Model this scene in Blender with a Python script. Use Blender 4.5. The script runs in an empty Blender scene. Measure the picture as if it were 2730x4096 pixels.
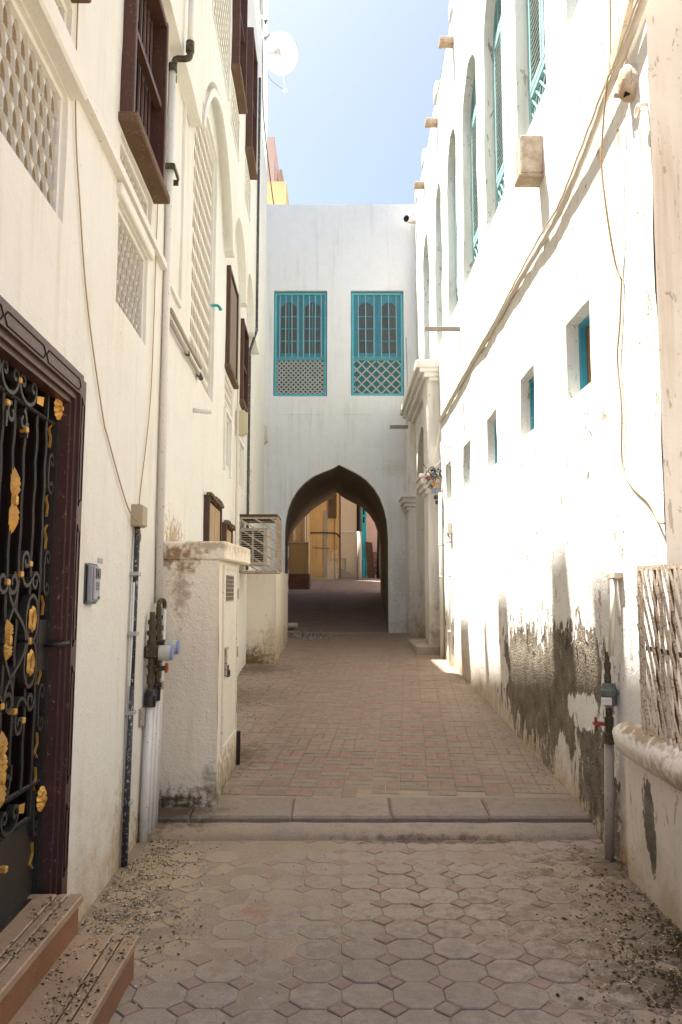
import bpy, math, random
from mathutils import Vector, Matrix, noise as mnoise
R_ = math.radians
random.seed(7)
scene = bpy.context.scene
COL = scene.collection

# ------------------------------------------------------------------ camera
cam = bpy.data.cameras.new('Camera'); cam_ob = bpy.data.objects.new('Camera', cam)
COL.objects.link(cam_ob)
cam.sensor_fit = 'VERTICAL'; cam.sensor_height = 36.0; cam.sensor_width = 24.0
cam.lens = 28.0; cam.clip_end = 400; cam.clip_start = 0.05
cam_ob.location = (0, 0, 1.55)
cam_ob.rotation_euler = (R_(90 + 5.416), 0, 0)
scene.camera = cam_ob

# ------------------------------------------------------------------ daylight
SUNV = Vector((-0.19, 0.11, 0.63)).normalized()          # towards the sun
world = bpy.data.worlds.new('World'); scene.world = world; world.use_nodes = True
wn = world.node_tree; wn.nodes.clear()
sky = wn.nodes.new('ShaderNodeTexSky'); sky.sky_type = 'NISHITA'; sky.sun_disc = False
sky.sun_elevation = math.asin(SUNV.z); sky.sun_rotation = math.atan2(SUNV.x, SUNV.y)
sky.air_density = 0.6; sky.dust_density = 3.0; sky.ozone_density = 1.0
bg = wn.nodes.new('ShaderNodeBackground'); bg.inputs[1].default_value = 0.082
wo = wn.nodes.new('ShaderNodeOutputWorld')
wn.links.new(sky.outputs[0], bg.inputs[0]); wn.links.new(bg.outputs[0], wo.inputs[0])
sl = bpy.data.lights.new('Sun', 'SUN'); sl.energy = 5.0; sl.angle = R_(0.53); sl.color = (1.0, 0.95, 0.86)
sun = bpy.data.objects.new('Sun', sl); COL.objects.link(sun)
sun.rotation_euler = SUNV.to_track_quat('Z', 'Y').to_euler()
vs = scene.view_settings
vs.view_transform = 'Standard'; vs.look = 'None'; vs.exposure = 2.15; vs.gamma = 1.0
try: vs.use_curve_mapping = False
except Exception: pass
try:
    scene.cycles.max_bounces = 7; scene.cycles.diffuse_bounces = 6; scene.cycles.glossy_bounces = 2; scene.cycles.transparent_max_bounces = 12
except Exception: pass

# ------------------------------------------------------------------ frames of the three walls
def frame(o, x, y, z):
    m = Matrix.Identity(4)
    for i, v in enumerate((x, y, z)):
        for k in range(3): m[k][i] = v[k]
    for k in range(3): m[k][3] = o[k]
    return m
FL = frame((-1.1332, 0, 0), (-0.0228, 0.9994, -0.0254), (-0.9997, -0.0228, 0), (-0.0006, 0.0254, 0.9997))
FR = frame((1.5814, 0, 0), (-0.0033, -1, 0), (1, -0.0033, 0), (0, 0, 1))
FW = Matrix.Identity(4)
YE = 17.0
FE = Matrix.Translation((0, YE, 0))

PROF = [(-60, 0), (5.5, 0.0), (5.66, .112), (9, .30), (13, .48), (17, .585), (22.5, 1.41), (30, 2.0), (120, 7)]
def gz(y):
    for (a, za), (b, zb) in zip(PROF, PROF[1:]):
        if y <= b: return za + (zb - za) * (y - a) / (b - a)
    return PROF[-1][1]
def gslope(y): return (gz(y + .1) - gz(y - .1)) / .2

# ------------------------------------------------------------------ mesh builder
class B:
    def __init__(s): s.v = []; s.f = []; s.m = []; s.mi = 0
    def add(s, vs, fs):
        o = len(s.v); s.v += [tuple(p) for p in vs]
        for f in fs: s.f.append([i + o for i in f]); s.m.append(s.mi)
        return s
    def quad(s, *p): return s.add(p, [list(range(len(p)))])
    def box(s, x0, x1, y0, y1, z0, z1, ch=0.0, skip=''):
        if ch > 0: return s.cbox(x0, x1, y0, y1, z0, z1, ch)
        v = [(x0, y0, z0), (x1, y0, z0), (x1, y1, z0), (x0, y1, z0), (x0, y0, z1), (x1, y0, z1), (x1, y1, z1), (x0, y1, z1)]
        f = dict(b=[0, 3, 2, 1], t=[4, 5, 6, 7], f=[0, 1, 5, 4], r=[1, 2, 6, 5], k=[2, 3, 7, 6], l=[3, 0, 4, 7])
        return s.add(v, [q for k, q in f.items() if k not in skip])
    def cbox(s, x0, x1, y0, y1, z0, z1, c):
        xs = ((x0, x0 + c, x1 - c, x1), (y0, y0 + c, y1 - c, y1), (z0, z0 + c, z1 - c, z1))
        vs = []; idx = {}
        def V(i, j, k):
            key = (i, j, k)
            if key not in idx: idx[key] = len(vs); vs.append((xs[0][i], xs[1][j], xs[2][k]))
            return idx[key]
        F = []
        for e, o in ((0, 0), (3, 1)):
            q = [V(e, 1, 1), V(e, 2, 1), V(e, 2, 2), V(e, 1, 2)]; F.append(q if o else q[::-1])
            q = [V(1, e, 1), V(2, e, 1), V(2, e, 2), V(1, e, 2)]; F.append(q[::-1] if o else q)
            q = [V(1, 1, e), V(2, 1, e), V(2, 2, e), V(1, 2, e)]; F.append(q if o else q[::-1])
        E = lambda t: (0, 1) if t == 0 else (3, 2)
        for a in (0, 1):
            for b in (0, 1):
                xa, xi = E(a); yb, yi = E(b)
                q = [V(xa, yi, 1), V(xi, yb, 1), V(xi, yb, 2), V(xa, yi, 2)]; F.append(q if a == b else q[::-1])
                q = [V(xa, 1, yi), V(xi, 1, yb), V(xi, 2, yb), V(xa, 2, yi)]; F.append(q[::-1] if a == b else q)
                q = [V(1, xa, yi), V(1, xi, yb), V(2, xi, yb), V(2, xa, yi)]; F.append(q if a == b else q[::-1])
                for c_ in (0, 1):
                    zc, zi = E(c_)
                    t = [V(xa, yi, zi), V(xi, yb, zi), V(xi, yi, zc)]
                    F.append(t if (a + b + c_) % 2 == 0 else t[::-1])
        return s.add(vs, F)
    def bar(s, p, q, w, h=None, up=(0, 0, 1)):
        """rectangular bar from p to q"""
        p = Vector(p); q = Vector(q); h = w if h is None else h
        d = (q - p).normalized(); u = Vector(up)
        if abs(d.dot(u)) > .95: u = Vector((1, 0, 0)) if abs(d.x) < .9 else Vector((0, 1, 0))
        a = d.cross(u).normalized() * w / 2; b = a.cross(d).normalized() * h / 2
        vs = [p - a - b, p + a - b, p + a + b, p - a + b, q - a - b, q + a - b, q + a + b, q - a + b]
        return s.add(vs, [[0, 1, 2, 3], [7, 6, 5, 4], [0, 4, 5, 1], [1, 5, 6, 2], [2, 6, 7, 3], [3, 7, 4, 0]])
    def tube(s, pts, r, n=6, cap=True, rect=None):
        pts = [Vector(p) for p in pts]; N = len(pts)
        rs = r if isinstance(r, (list, tuple)) else [r] * N
        vs = []; fs = []; prev = None
        for i, p in enumerate(pts):
            t = (pts[min(i + 1, N - 1)] - pts[max(i - 1, 0)])
            if t.length < 1e-9: t = Vector((0, 0, 1))
            t.normalize()
            if prev is None:
                u = Vector((0, 1, 0)) if abs(t.y) < .9 else Vector((1, 0, 0))
            else: u = prev
            u = (u - t * u.dot(t)); 
            if u.length < 1e-6: u = t.orthogonal()
            u.normalize(); prev = u; w = t.cross(u)
            for k in range(n):
                a = 2 * math.pi * (k + .5) / n
                if rect: vs.append(p + u * rect[0] * (1 if math.cos(a) > 0 else -1) + w * rect[1] * (1 if math.sin(a) > 0 else -1))
                else: vs.append(p + (u * math.cos(a) + w * math.sin(a)) * rs[i])
        for i in range(N - 1):
            for k in range(n):
                k2 = (k + 1) % n
                fs.append([i * n + k, i * n + k2, (i + 1) * n + k2, (i + 1) * n + k])
        if cap: fs.append([k for k in range(n)][::-1]); fs.append([(N - 1) * n + k for k in range(n)])
        return s.add(vs, fs)
    def cyl(s, p, q, r, n=10, r2=None):
        return s.tube([p, q], [r, r if r2 is None else r2], n)
    def lathe(s, prof, c=(0, 0, 0), ax='z', n=14):
        """prof: (radius, height) list; revolve about axis through c"""
        vs = []; fs = []; c = Vector(c)
        for (r, h) in prof:
            for k in range(n):
                a = 2 * math.pi * k / n; x, y = r * math.cos(a), r * math.sin(a)
                vs.append(c + (Vector((x, y, h)) if ax == 'z' else Vector((x, h, y)) if ax == 'y' else Vector((h, x, y))))
        for i in range(len(prof) - 1):
            for k in range(n):
                k2 = (k + 1) % n
                q = [i * n + k, i * n + k2, (i + 1) * n + k2, (i + 1) * n + k]
                fs.append(q[::-1] if ax == 'y' else q)
        if prof[0][0] > 1e-5: fs.append(list(range(n))[::-1])
        if prof[-1][0] > 1e-5: fs.append([(len(prof) - 1) * n + k for k in range(n)])
        return s.add(vs, fs)
    def prism(s, poly, y0, y1):
        """poly: (x,z) outline extruded along y"""
        n = len(poly); vs = [(x, y0, z) for x, z in poly] + [(x, y1, z) for x, z in poly]
        fs = [list(range(n)), [n + i for i in range(n)][::-1]]
        for i in range(n): j = (i + 1) % n; fs.append([i, n + i, n + j, j])
        return s.add(vs, fs)
    def band(s, inner, outer, y0, y1, ends=True):
        """strip between two (x,z) polylines, extruded y0..y1"""
        n = len(inner); vs = []
        for pl in (inner, outer):
            for y in (y0, y1): vs += [(x, y, z) for x, z in pl]
        I0, I1, O0, O1 = 0, n, 2 * n, 3 * n; fs = []
        for i in range(n - 1):
            fs += [[I0 + i, I0 + i + 1, O0 + i + 1, O0 + i], [I1 + i, O1 + i, O1 + i + 1, I1 + i + 1],
                   [I0 + i, I1 + i, I1 + i + 1, I0 + i + 1], [O0 + i, O0 + i + 1, O1 + i + 1, O1 + i]]
        if ends:
            fs += [[I0, O0, O1, I1], [I0 + n - 1, I1 + n - 1, O1 + n - 1, O0 + n - 1]]
        return s.add(vs, fs)
    def wall(s, x0, x1, z0, z1, holes=(), step=.25, y=0.0, amp=.0, depth=.3, seed=0, rough=0.0):
        """plaster face at y with rectangular (optionally arch topped) openings and their reveals
        hole: dict(x0,x1,z0,z1,d=depth,arc=[(x,z)...])"""
        xs = {x0, x1}; zs = {z0, z1}
        for h in holes:
            xs |= {h['x0'], h['x1']}; zs |= {h['z0'], h['z1']}
        def sub(st):
            st = sorted(st); out = []
            for a, b in zip(st, st[1:]):
                k = max(1, int(math.ceil((b - a) / step)))
                out += [a + (b - a) * i / k for i in range(k)]
            return out + [st[-1]]
        xs = sub(xs); zs = sub(zs)
        def D(x, z):
            if amp <= 0: return Vector((x, y, z))
            p = Vector((x * 1.3 + seed * 7.7, z * 1.3, seed))
            q = Vector((x * 4.1, z * 4.1 + 9, seed + 3))
            dy = amp * (mnoise.noise(p) * 1.4 + mnoise.noise(q) * .6)
            dx = rough * mnoise.noise(Vector((x * 3 + 5, z * 5, seed + 11))); dz = rough * mnoise.noise(Vector((x * 5 + 1, z * 3, seed + 17)))
            return Vector((x + dx, y + dy, z + dz))
        idx = {}; vs = []; fs = []
        def V(x, z):
            k = (round(x, 5), round(z, 5))
            if k not in idx: idx[k] = len(vs); vs.append(D(x, z))
            return idx[k]
        def inh(cx, cz):
            return any(h['x0'] < cx < h['x1'] and h['z0'] < cz < h['z1'] for h in holes)
        for a, b in zip(xs, xs[1:]):
            for c, d in zip(zs, zs[1:]):
                if not inh((a + b) / 2, (c + d) / 2): fs.append([V(a, c), V(b, c), V(b, d), V(a, d)])
        for h in holes:
            dp = h.get('d', depth); yb = y + dp
            arc = h.get('arc')
            hx = [x for x in xs if h['x0'] - 1e-6 <= x <= h['x1'] + 1e-6]; hz = [z for z in zs if h['z0'] - 1e-6 <= z <= h['z1'] + 1e-6]
            if arc: hz = [z for z in hz if z < arc[0][1] - 1e-4] + [arc[0][1]]; hzr = [z for z in zs if h['z0'] - 1e-6 <= z < arc[-1][1] - 1e-4] + [arc[-1][1]]
            else: hzr = hz
            path = [(h['x0'], z) for z in hz] + (list(arc[1:-1]) if arc else [(x, h['z1']) for x in hx[1:-1]]) + [(h['x1'], z) for z in hzr[::-1]]
            if not h.get('open_bottom'): path += [(x, h['z0']) for x in hx[::-1][1:-1]] + [path[0]]
            for (ax, az), (bx, bz) in zip(path, path[1:]):
                A = D(ax, az); Bv = D(bx, bz)
                o = len(vs); vs += [A, Bv, Vector((Bv.x, yb, Bv.z)), Vector((A.x, yb, A.z))]; fs.append([o, o + 1, o + 2, o + 3])
            if arc:
                zt = h['z1']; n = len(arc)
                for i in range(n - 1):
                    (ax, az), (bx, bz) = arc[i], arc[i + 1]
                    o = len(vs); vs += [D(ax, az), D(bx, bz), D(bx, zt), D(ax, zt)]; fs.append([o, o + 1, o + 2, o + 3])
        return s.add(vs, fs)
    def obj(s, name, mats, parent=None, M=None, smooth=False, off=(0, 0, 0)):
        me = bpy.data.meshes.new(name)
        o = off
        me.from_pydata([(x - o[0], y - o[1], z - o[2]) for x, y, z in s.v], [], s.f)
        ml = mats if isinstance(mats, (list, tuple)) else [mats]
        for m in ml: me.materials.append(m)
        if len(ml) > 1: me.polygons.foreach_set('material_index', s.m)
        if smooth: me.polygons.foreach_set('use_smooth', [True] * len(me.polygons))
        me.update()
        ob = bpy.data.objects.new(name, me); COL.objects.link(ob)
        if parent: ob.parent = parent
        if M is not None: ob.matrix_world = M
        return ob

class Thing:
    def __init__(s, name, label, cat, F=FW, base=(0, 0, 0), group=None):
        e = bpy.data.objects.new(name, None); e.empty_display_size = .1; COL.objects.link(e)
        e.matrix_world = F @ Matrix.Translation(base)
        e['label'] = label; e['category'] = cat
        if group: e['group'] = group
        s.e = e; s.base = base
    def part(s, name, b, mat, smooth=False, parent=None, label=None, stuff=False):
        o = b.obj(name, mat, parent or s.e, None, smooth, s.base)
        if label: o['label'] = label
        if stuff: o['kind'] = 'stuff'
        return o
    def inst(s, name, mesh_ob, loc, parent=None, rot=(0, 0, 0), sc=(1, 1, 1)):
        o = bpy.data.objects.new(name, mesh_ob.data); COL.objects.link(o)
        o.parent = parent or s.e
        o.location = [loc[i] - s.base[i] for i in range(3)]; o.rotation_euler = rot; o.scale = sc
        return o
def single(name, b, mat, label, cat, F=FW, base=(0, 0, 0), smooth=False, group=None):
    o = b.obj(name, mat, None, F @ Matrix.Translation(base), smooth, base)
    o['label'] = label; o['category'] = cat
    if group: o['group'] = group
    return o
def struct(name, b, mat, smooth=False, kind='structure'):
    o = b.obj(name, mat, None, None, smooth); o['kind'] = kind
    return o
def template(name, b, mat, smooth=False):
    """mesh that is only used through instances (not linked)"""
    me = bpy.data.meshes.new(name); me.from_pydata(b.v, [], b.f)
    ml = mat if isinstance(mat, (list, tuple)) else [mat]
    for m in ml: me.materials.append(m)
    if len(ml) > 1: me.polygons.foreach_set('material_index', b.m)
    if smooth: me.polygons.foreach_set('use_smooth', [True] * len(me.polygons))
    me.update()
    class T: pass
    t = T(); t.data = me; return t
def place(name, tmpl, parent, M):
    o = bpy.data.objects.new(name, tmpl.data); COL.objects.link(o)
    if parent: o.parent = parent
    o.matrix_local = M
    return o
def spiral(cx, cz, r, turns, a0, sgn=1, r0=.25, n=18):
    """points from the inside of a scroll outwards, arriving at angle a0 (deg) with radius r"""
    out = []
    for i in range(n + 1):
        t = i / n; a = R_(a0) - sgn * 2 * math.pi * turns * (1 - t); rr = r * (r0 + (1 - r0) * t ** .8)
        out.append((cx + rr * math.cos(a), cz + rr * math.sin(a)))
    return out
def bez(p0, p1, p2, p3, n=10):
    out = []
    for i in range(n + 1):
        t = i / n; u = 1 - t
        out.append(tuple(u ** 3 * a + 3 * u * u * t * b + 3 * u * t * t * c + t ** 3 * d for a, b, c, d in zip(p0, p1, p2, p3)))
    return out
def smooth_path(pts, k=5):
    """Catmull-Rom through pts"""
    P = [Vector(p) for p in pts]; out = []
    for i in range(len(P) - 1):
        a = P[max(i - 1, 0)]; b = P[i]; c = P[i + 1]; d = P[min(i + 2, len(P) - 1)]
        for j in range(k):
            t = j / k
            out.append(.5 * ((2 * b) + (c - a) * t + (2 * a - 5 * b + 4 * c - d) * t * t + (3 * b - a - 3 * c + d) * t ** 3))
    return out + [P[-1]]

# ------------------------------------------------------------------ material helpers
class G:
    def __init__(s, name):
        s.mat = bpy.data.materials.new(name); s.mat.use_nodes = True
        s.nt = s.mat.node_tree; s.nt.nodes.clear()
        s.out = s.n('OutputMaterial'); s.bsdf = s.n('BsdfPrincipled')
        s.nt.links.new(s.bsdf.outputs[0], s.out.inputs[0])
    def n(s, typ, props=None, **ins):
        nd = s.nt.nodes.new('ShaderNode' + typ)
        for k, v in (props or {}).items(): setattr(nd, k, v)
        for k, v in ins.items(): s.set(nd, k.replace('_', ' '), v)
        return nd
    def set(s, nd, key, v):
        i = nd.inputs[int(key[1:])] if key[0] == '#' else nd.inputs[key]
        if hasattr(v, 'is_output') or isinstance(v, bpy.types.NodeSocket): s.nt.links.new(v, i)
        else:
            if hasattr(i.default_value, '__len__') and not hasattr(v, '__len__'): v = (v,) * len(i.default_value)
            if hasattr(i.default_value, '__len__') and len(i.default_value) == 4 and len(v) == 3: v = (*v, 1)
            i.default_value = v
    def obj(s): return s.n('TexCoord').outputs['Object']
    def pos(s): return s.n('NewGeometry').outputs['Position']
    def map(s, vec, scale=(1, 1, 1), loc=(0, 0, 0)): return s.n('Mapping', Vector=vec, Scale=scale, Location=loc).outputs[0]
    def noise(s, vec, scale, detail=4, rough=.55, dist=0): return s.n('TexNoise', Vector=vec, Scale=scale, Detail=detail, Roughness=rough, Distortion=dist).outputs[0]
    def m(s, op, a, b=0.0, c=None, clamp=False):
        nd = s.n('Math', {'operation': op, 'use_clamp': clamp}); s.set(nd, '#0', a); s.set(nd, '#1', b)
        if c is not None: s.set(nd, '#2', c)
        return nd.outputs[0]
    def mr(s, v, a, b, c=0.0, d=1.0):
        return s.n('MapRange', {'clamp': True}, Value=v, From_Min=a, From_Max=b, To_Min=c, To_Max=d).outputs[0]
    def mix(s, f, a, b, mode='MIX'):
        nd = s.n('Mix', {'data_type': 'RGBA', 'blend_type': mode})
        s.set(nd, '#0', f); s.set(nd, '#6', a); s.set(nd, '#7', b); return nd.outputs[2]
    def xyz(s, vec): return s.n('SeparateXYZ', Vector=vec).outputs
    def bump(s, h, strength=.3, dist=.01, prev=None):
        nd = s.n('Bump', Height=h, Strength=strength, Distance=dist)
        if prev is not None: s.set(nd, 'Normal', prev)
        return nd.outputs[0]
    def fin(s, col, rough=.8, normal=None, metal=0.0, spec=.3):
        s.set(s.bsdf, 'Base Color', col); s.set(s.bsdf, 'Roughness', rough); s.set(s.bsdf, 'Metallic', metal)
        s.set(s.bsdf, 'Specular IOR Level', spec)
        if normal is not None: s.set(s.bsdf, 'Normal', normal)
        return s.mat
    def blob(s, vec, cx, cz, rx, rz):
        v = s.n('VectorMath', {'operation': 'SUBTRACT'}); s.set(v, '#0', vec); s.set(v, '#1', (cx, 0, cz))
        w = s.n('VectorMath', {'operation': 'MULTIPLY'}); s.set(w, '#0', v.outputs[0]); s.set(w, '#1', (1 / rx, 0, 1 / rz))
        l = s.n('VectorMath', {'operation': 'LENGTH'}); s.set(l, '#0', w.outputs[0])
        return s.m('SUBTRACT', 1.0, l.outputs['Value'])

def plaster(name, c1, c2, stain=(.38, .28, .15), streak=.35, base=.5, baseh=.5, slope=0.0, x0=5.3, bump=.35, speck=.5,
            patches=(), anti=(), patchcol=((.13, .105, .075), (.27, .235, .19)), moss=(), chips=0.0):
    g = G(name); v = g.obj(); x, y, z = g.xyz(v)
    n1 = g.noise(v, .9, 3); n2 = g.noise(v, 5.5, 4, .65); nf = g.noise(v, 60, 2, .7); nm = g.noise(v, 17, 3, .65)
    col = g.mix(g.mr(n1, .3, .7), c1, c2)
    col = g.mix(g.mr(n2, .45, .8, 0, .35), col, tuple(.86 * c for c in c2))
    sv = g.map(v, (8, 8, .5)); st = g.noise(sv, 1.0, 4, .7)
    smask = g.m('MULTIPLY', g.mr(st, .50, .76), g.mr(n1, .36, .6), clamp=True)
    col = g.mix(g.m('MULTIPLY', smask, streak), col, stain)
    if base > 0:
        if slope: zz = g.m('SUBTRACT', z, g.m('MULTIPLY', g.m('MAXIMUM', g.m('SUBTRACT', g.m('ABSOLUTE', x), x0), 0.0), slope))
        else: zz = z
        zz = g.m('ADD', zz, g.m('MULTIPLY', g.m('SUBTRACT', n2, .5), baseh * 1.5))
        bm = g.mr(zz, baseh, -.05); bm = g.m('POWER', bm, 1.7)
        col = g.mix(g.m('MULTIPLY', bm, base), col, stain)
    for (cx, cz, rx, rz, c, amt) in moss:
        mk = g.m('ADD', g.blob(v, cx, cz, rx, rz), g.m('MULTIPLY', g.m('SUBTRACT', nm, .5), 2.6))
        col = g.mix(g.mr(mk, .1, .75, 0, amt), col, c)
    col = g.mix(g.mr(nm, .68, .74, 0, speck), col, tuple(.6 * c for c in stain))
    nrm = g.bump(nf, bump, .006); nrm = g.bump(nm, bump * .8, .012, nrm)
    if chips > 0:
        cv = g.map(v, (13, 13, 4)); cn = g.noise(cv, 1.0, 4, .72, .8)
        cmsk = g.m('MULTIPLY', g.mr(cn, .60, .62), g.mr(n2, .45, .52), clamp=True)
        col = g.mix(g.m('MULTIPLY', cmsk, chips), col, (.36, .28, .19))
        nrm = g.bump(g.m('SUBTRACT', 1.0, cmsk), .6, .008, nrm)
    if patches:
        pv = g.map(v, (9, 9, 3.2)); pn = g.noise(pv, 1.0, 6, .74, .3); mk = None
        for (cx, cz, rx, rz) in patches:
            b = g.blob(v, cx, cz, rx, rz); mk = b if mk is None else g.m('MAXIMUM', mk, b)
        for (cx, cz, rx, rz) in anti:
            mk = g.m('SUBTRACT', mk, g.m('MULTIPLY', g.m('MAXIMUM', g.blob(v, cx, cz, rx, rz), 0.0), 1.6))
        mk = g.m('ADD', mk, g.m('MULTIPLY', g.m('SUBTRACT', pn, .5), 2.6))
        msk = g.mr(mk, .12, .16)
        pc = g.mix(g.mr(n2, .35, .68), *patchcol)
        # flakes of paint still sticking inside the patch
        fl = g.noise(g.map(v, (16, 16, 6)), 1.0, 4, .75)
        pc = g.mix(g.mr(fl, .60, .66, 0, .7), pc, (.45, .40, .34))
        col = g.mix(msk, col, pc)
        nrm = g.bump(g.m('SUBTRACT', 1.0, msk), .9, .02, nrm)
        nrm = g.bump(g.m('MULTIPLY', nf, msk), .8, .02, nrm)
    return g.fin(col, .88, nrm, spec=.15)

def paint(name, c, rough=.5, var=.25, chip=None, chipamt=.0, metal=0.0, bump=.15, sc=30, spec=.4):
    g = G(name); v = g.obj(); n = g.noise(v, 4, 3); nf = g.noise(v, sc * 1.6, 4, .75)
    col = g.mix(g.mr(n, .3, .7, 0, var), c, tuple(.6 * q for q in c))
    if chip: col = g.mix(g.mr(nf, .62 - .12 * chipamt, .66 - .10 * chipamt, 0, 1), col, chip)
    return g.fin(col, rough, g.bump(nf, bump, .004), metal, spec)
# ------------------------------------------------------------------ materials
M = {}
M['cream'] = plaster('cream_plaster', (.745, .74, .685), (.73, .705, .63), (.46, .32, .16), .4, .9, .9, .035, 5.0, .6, .5,
                     moss=[(6.0, 2.02, .55, .28, (.34, .20, .08), .8), (9.8, 2.2, .5, .6, (.40, .26, .12), .5), (5.3, .1, .5, .3, (.14, .09, .05), .8), (4.6, .2, .25, .5, (.3, .2, .11), .5)])
M['cream_up'] = plaster('cream_plaster_upper', (.765, .755, .70), (.755, .73, .655), (.5, .38, .2), .25, 0, bump=.5, speck=.2)
M['white_far'] = plaster('white_tower_plaster', (.83, .82, .78), (.80, .785, .73), (.5, .42, .3), .25, 0, bump=.3, speck=.2)
M['right'] = plaster('white_flaking_plaster', (.76, .75, .72), (.72, .70, .655), (.42, .28, .14), .4, .95, .85, .05, 5.3, .6, .6,
                     patches=[(-7.05, .74, 1.15, .55), (-6.2, .75, .95, .6), (-5.55, .98, .85, .40), (-5.15, .48, .42, .55), (-4.85, .22, .17, .42),
                              (-11.75, .82, .26, .36), (-12.35, .95, .14, .42), (-12.2, .9, .1, .3)],
                     anti=[(-5.35, .74, .42, .16), (-7.95, .72, .22, .16), (-5.9, .25, .25, .3)], chips=.9)
M['bay'] = plaster('bay_plaster', (.80, .755, .68), (.75, .69, .60), (.42, .30, .17), .6, .75, .7, 0, 0, .4, .5,
                   patches=[(-4.12, .42, .075, .2), (-4.06, .25, .05, .14)], chips=.6, moss=[(-4.0, .84, .6, .06, (.26, .16, .07), .8), (-3.4, .70, .6, .1, (.3, .2, .1), .7)])
M['end'] = plaster('archway_plaster', (.79, .81, .81), (.77, .78, .76), (.40, .31, .2), .35, .85, 1.9, 0, 0, .5, .6,
                   moss=[(1.3, 1.8, .35, .8, (.36, .31, .23), .4), (1.2, 4.1, .5, .25, (.5, .42, .3), .35)])
M['cabinet'] = plaster('cabinet_plaster', (.86, .775, .63), (.84, .745, .59), (.45, .31, .16), .25, .8, .4, 0, 0, .9, .25,
                       moss=[(.1, 1.76, .2, .12, (.22, .11, .03), .85), (.13, 1.55, .09, .25, (.28, .16, .06), .6), (.1, .06, .45, .2, (.08, .045, .02), .95), (.38, .2, .12, .25, (.16, .11, .06), .6), (.3, 1.84, .3, .06, (.3, .2, .1), .6)])
M['annex'] = plaster('annex_plaster', (.79, .74, .63), (.77, .70, .57), (.36, .25, .13), .4, .9, .7, 0, 0, .6, .5, moss=[(-.1, .06, .45, .3, (.14, .09, .045), .9), (.15, .35, .2, .35, (.4, .28, .15), .5)])
M['stain_white'] = plaster('portal_plaster', (.815, .79, .74), (.78, .745, .68), (.33, .25, .16), .8, .95, 1.6, 0, 0, .5, .7)
M['dark_passage'] = plaster('dark_passage_plaster', (.30, .24, .165), (.25, .195, .13), (.12, .085, .05), .7, .8, 1.6, 0, 0, .5, .6)  # dark brown plaster of the vault and rear wall
M['ochre'] = plaster('ochre_plaster', (.62, .42, .19), (.58, .36, .14), (.30, .16, .06), .7, .6, .8, 0, 0, .5, .4,
                     patches=[(.33, .9, .13, .2), (.25, .35, .34, .42)], patchcol=((.6, .47, .3), (.66, .54, .38)))
M['ochre2'] = plaster('ochre_dusty_plaster', (.60, .43, .23), (.55, .38, .19), (.3, .18, .08), .5, .5, .5, 0, 0, .5, .4)
M['pale'] = plaster('pale_plaster', (.66, .54, .40), (.62, .5, .36), (.36, .24, .13), .4, .5, .6, 0, 0, .4, .4)
M['pink'] = plaster('pink_plaster', (.62, .42, .35), (.58, .38, .31), (.42, .27, .2), .4, .3, .8, 0, 0, .4, .4)
M['pink_sky'] = plaster('pink_tower_plaster', (.86, .68, .58), (.84, .65, .55), (.5, .36, .25), .3, 0, bump=.2, speck=.1)  # tower colour lightened, bright haze is painted into it

SOIL = [(-1.15, 4.2, .75, 1.5, (.38, .285, .18), .8), (1.68, 3.2, .68, .8, (.05, .034, .02), .97), (.35, 3.3, 1.0, .7, (.17, .13, .1), .45), (1.5, 3.9, .8, .9, (.17, .125, .085), .55), (1.5, 4.6, .5, .3, (.13, .095, .06), .8), (-1.1, 5.35, .35, .2, (.10, .07, .045), .9), (-.85, 6.75, .25, .4, (.11, .08, .05), .85), (-1.15, 9.3, .55, .7, (.15, .11, .07), .7), (-1.2, 11.4, .55, .6, (.11, .08, .05), .8), (-.9, 16.4, .7, .6, (.09, .07, .05), .8), (.55, 5.05, .6, .05, (.09, .065, .045), .8), (-.42, 3.98, .1, .06, (.27, .11, .045), .6)]
def concrete(name, c1, c2, c3, bump=.5, dust=0.0, dustcol=(.36, .28, .2)):
    g = G(name); v = g.pos(); rnd = g.m('ADD', g.n('ObjectInfo').outputs['Random'], g.n('NewGeometry').outputs['Random Per Island'])
    rnd = g.m('FRACT', rnd)
    col = g.mix(rnd, c1, c2)
    n1 = g.noise(v, 2.2, 4, .7); nf = g.noise(v, 110, 2, .75); n3 = g.noise(v, 13, 4, .75)
    col = g.mix(g.mr(n1, .35, .7, 0, .7), col, c3)
    col = g.mix(g.mr(n3, .48, .72, 0, .55), col, tuple(.5 * c for c in c1))
    col = g.mix(g.mr(nf, .56, .70, 0, .5), col, tuple(min(1, 1.6 * c) for c in c1)); col = g.mix(g.mr(nf, .44, .30, 0, .5), col, tuple(.5 * c for c in c1))
    x, y, z = g.xyz(v)
    if dust > 0:
        # sand blown against the walls on both sides of the lane
        e = g.m('ABSOLUTE', g.m('SUBTRACT', x, .2)); e = g.m('ADD', e, g.m('MULTIPLY', g.m('SUBTRACT', n1, .5), .9))
        col = g.mix(g.mr(e, .75, 1.45, 0, dust), col, dustcol)
    # trodden-in dirt: dark earth in the lane corners and pale husk dust along the left wall
    nd_ = g.m('MULTIPLY', g.m('SUBTRACT', n3, .5), 2.2); nd_ = g.m('ADD', nd_, g.m('MULTIPLY', g.m('SUBTRACT', n1, .5), 1.2))
    pxy = g.n('CombineXYZ', X=x, Y=0.0, Z=y).outputs[0]
    for (cx, cy, rx, ry, dc, am) in SOIL:
        k = g.m('ADD', g.blob(pxy, cx, cy, rx * 1.35, ry * 1.35), nd_); col = g.mix(g.mr(k, .15, .7, 0, am), col, dc)
    nrm = g.bump(nf, bump * .6, .003); nrm = g.bump(n3, bump, .006, nrm)
    return g.fin(col, .85, nrm, spec=.2)
M['oct'] = concrete('octagon_concrete', (.265, .215, .172), (.305, .25, .20), (.32, .26, .205), .6, .2)
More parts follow.
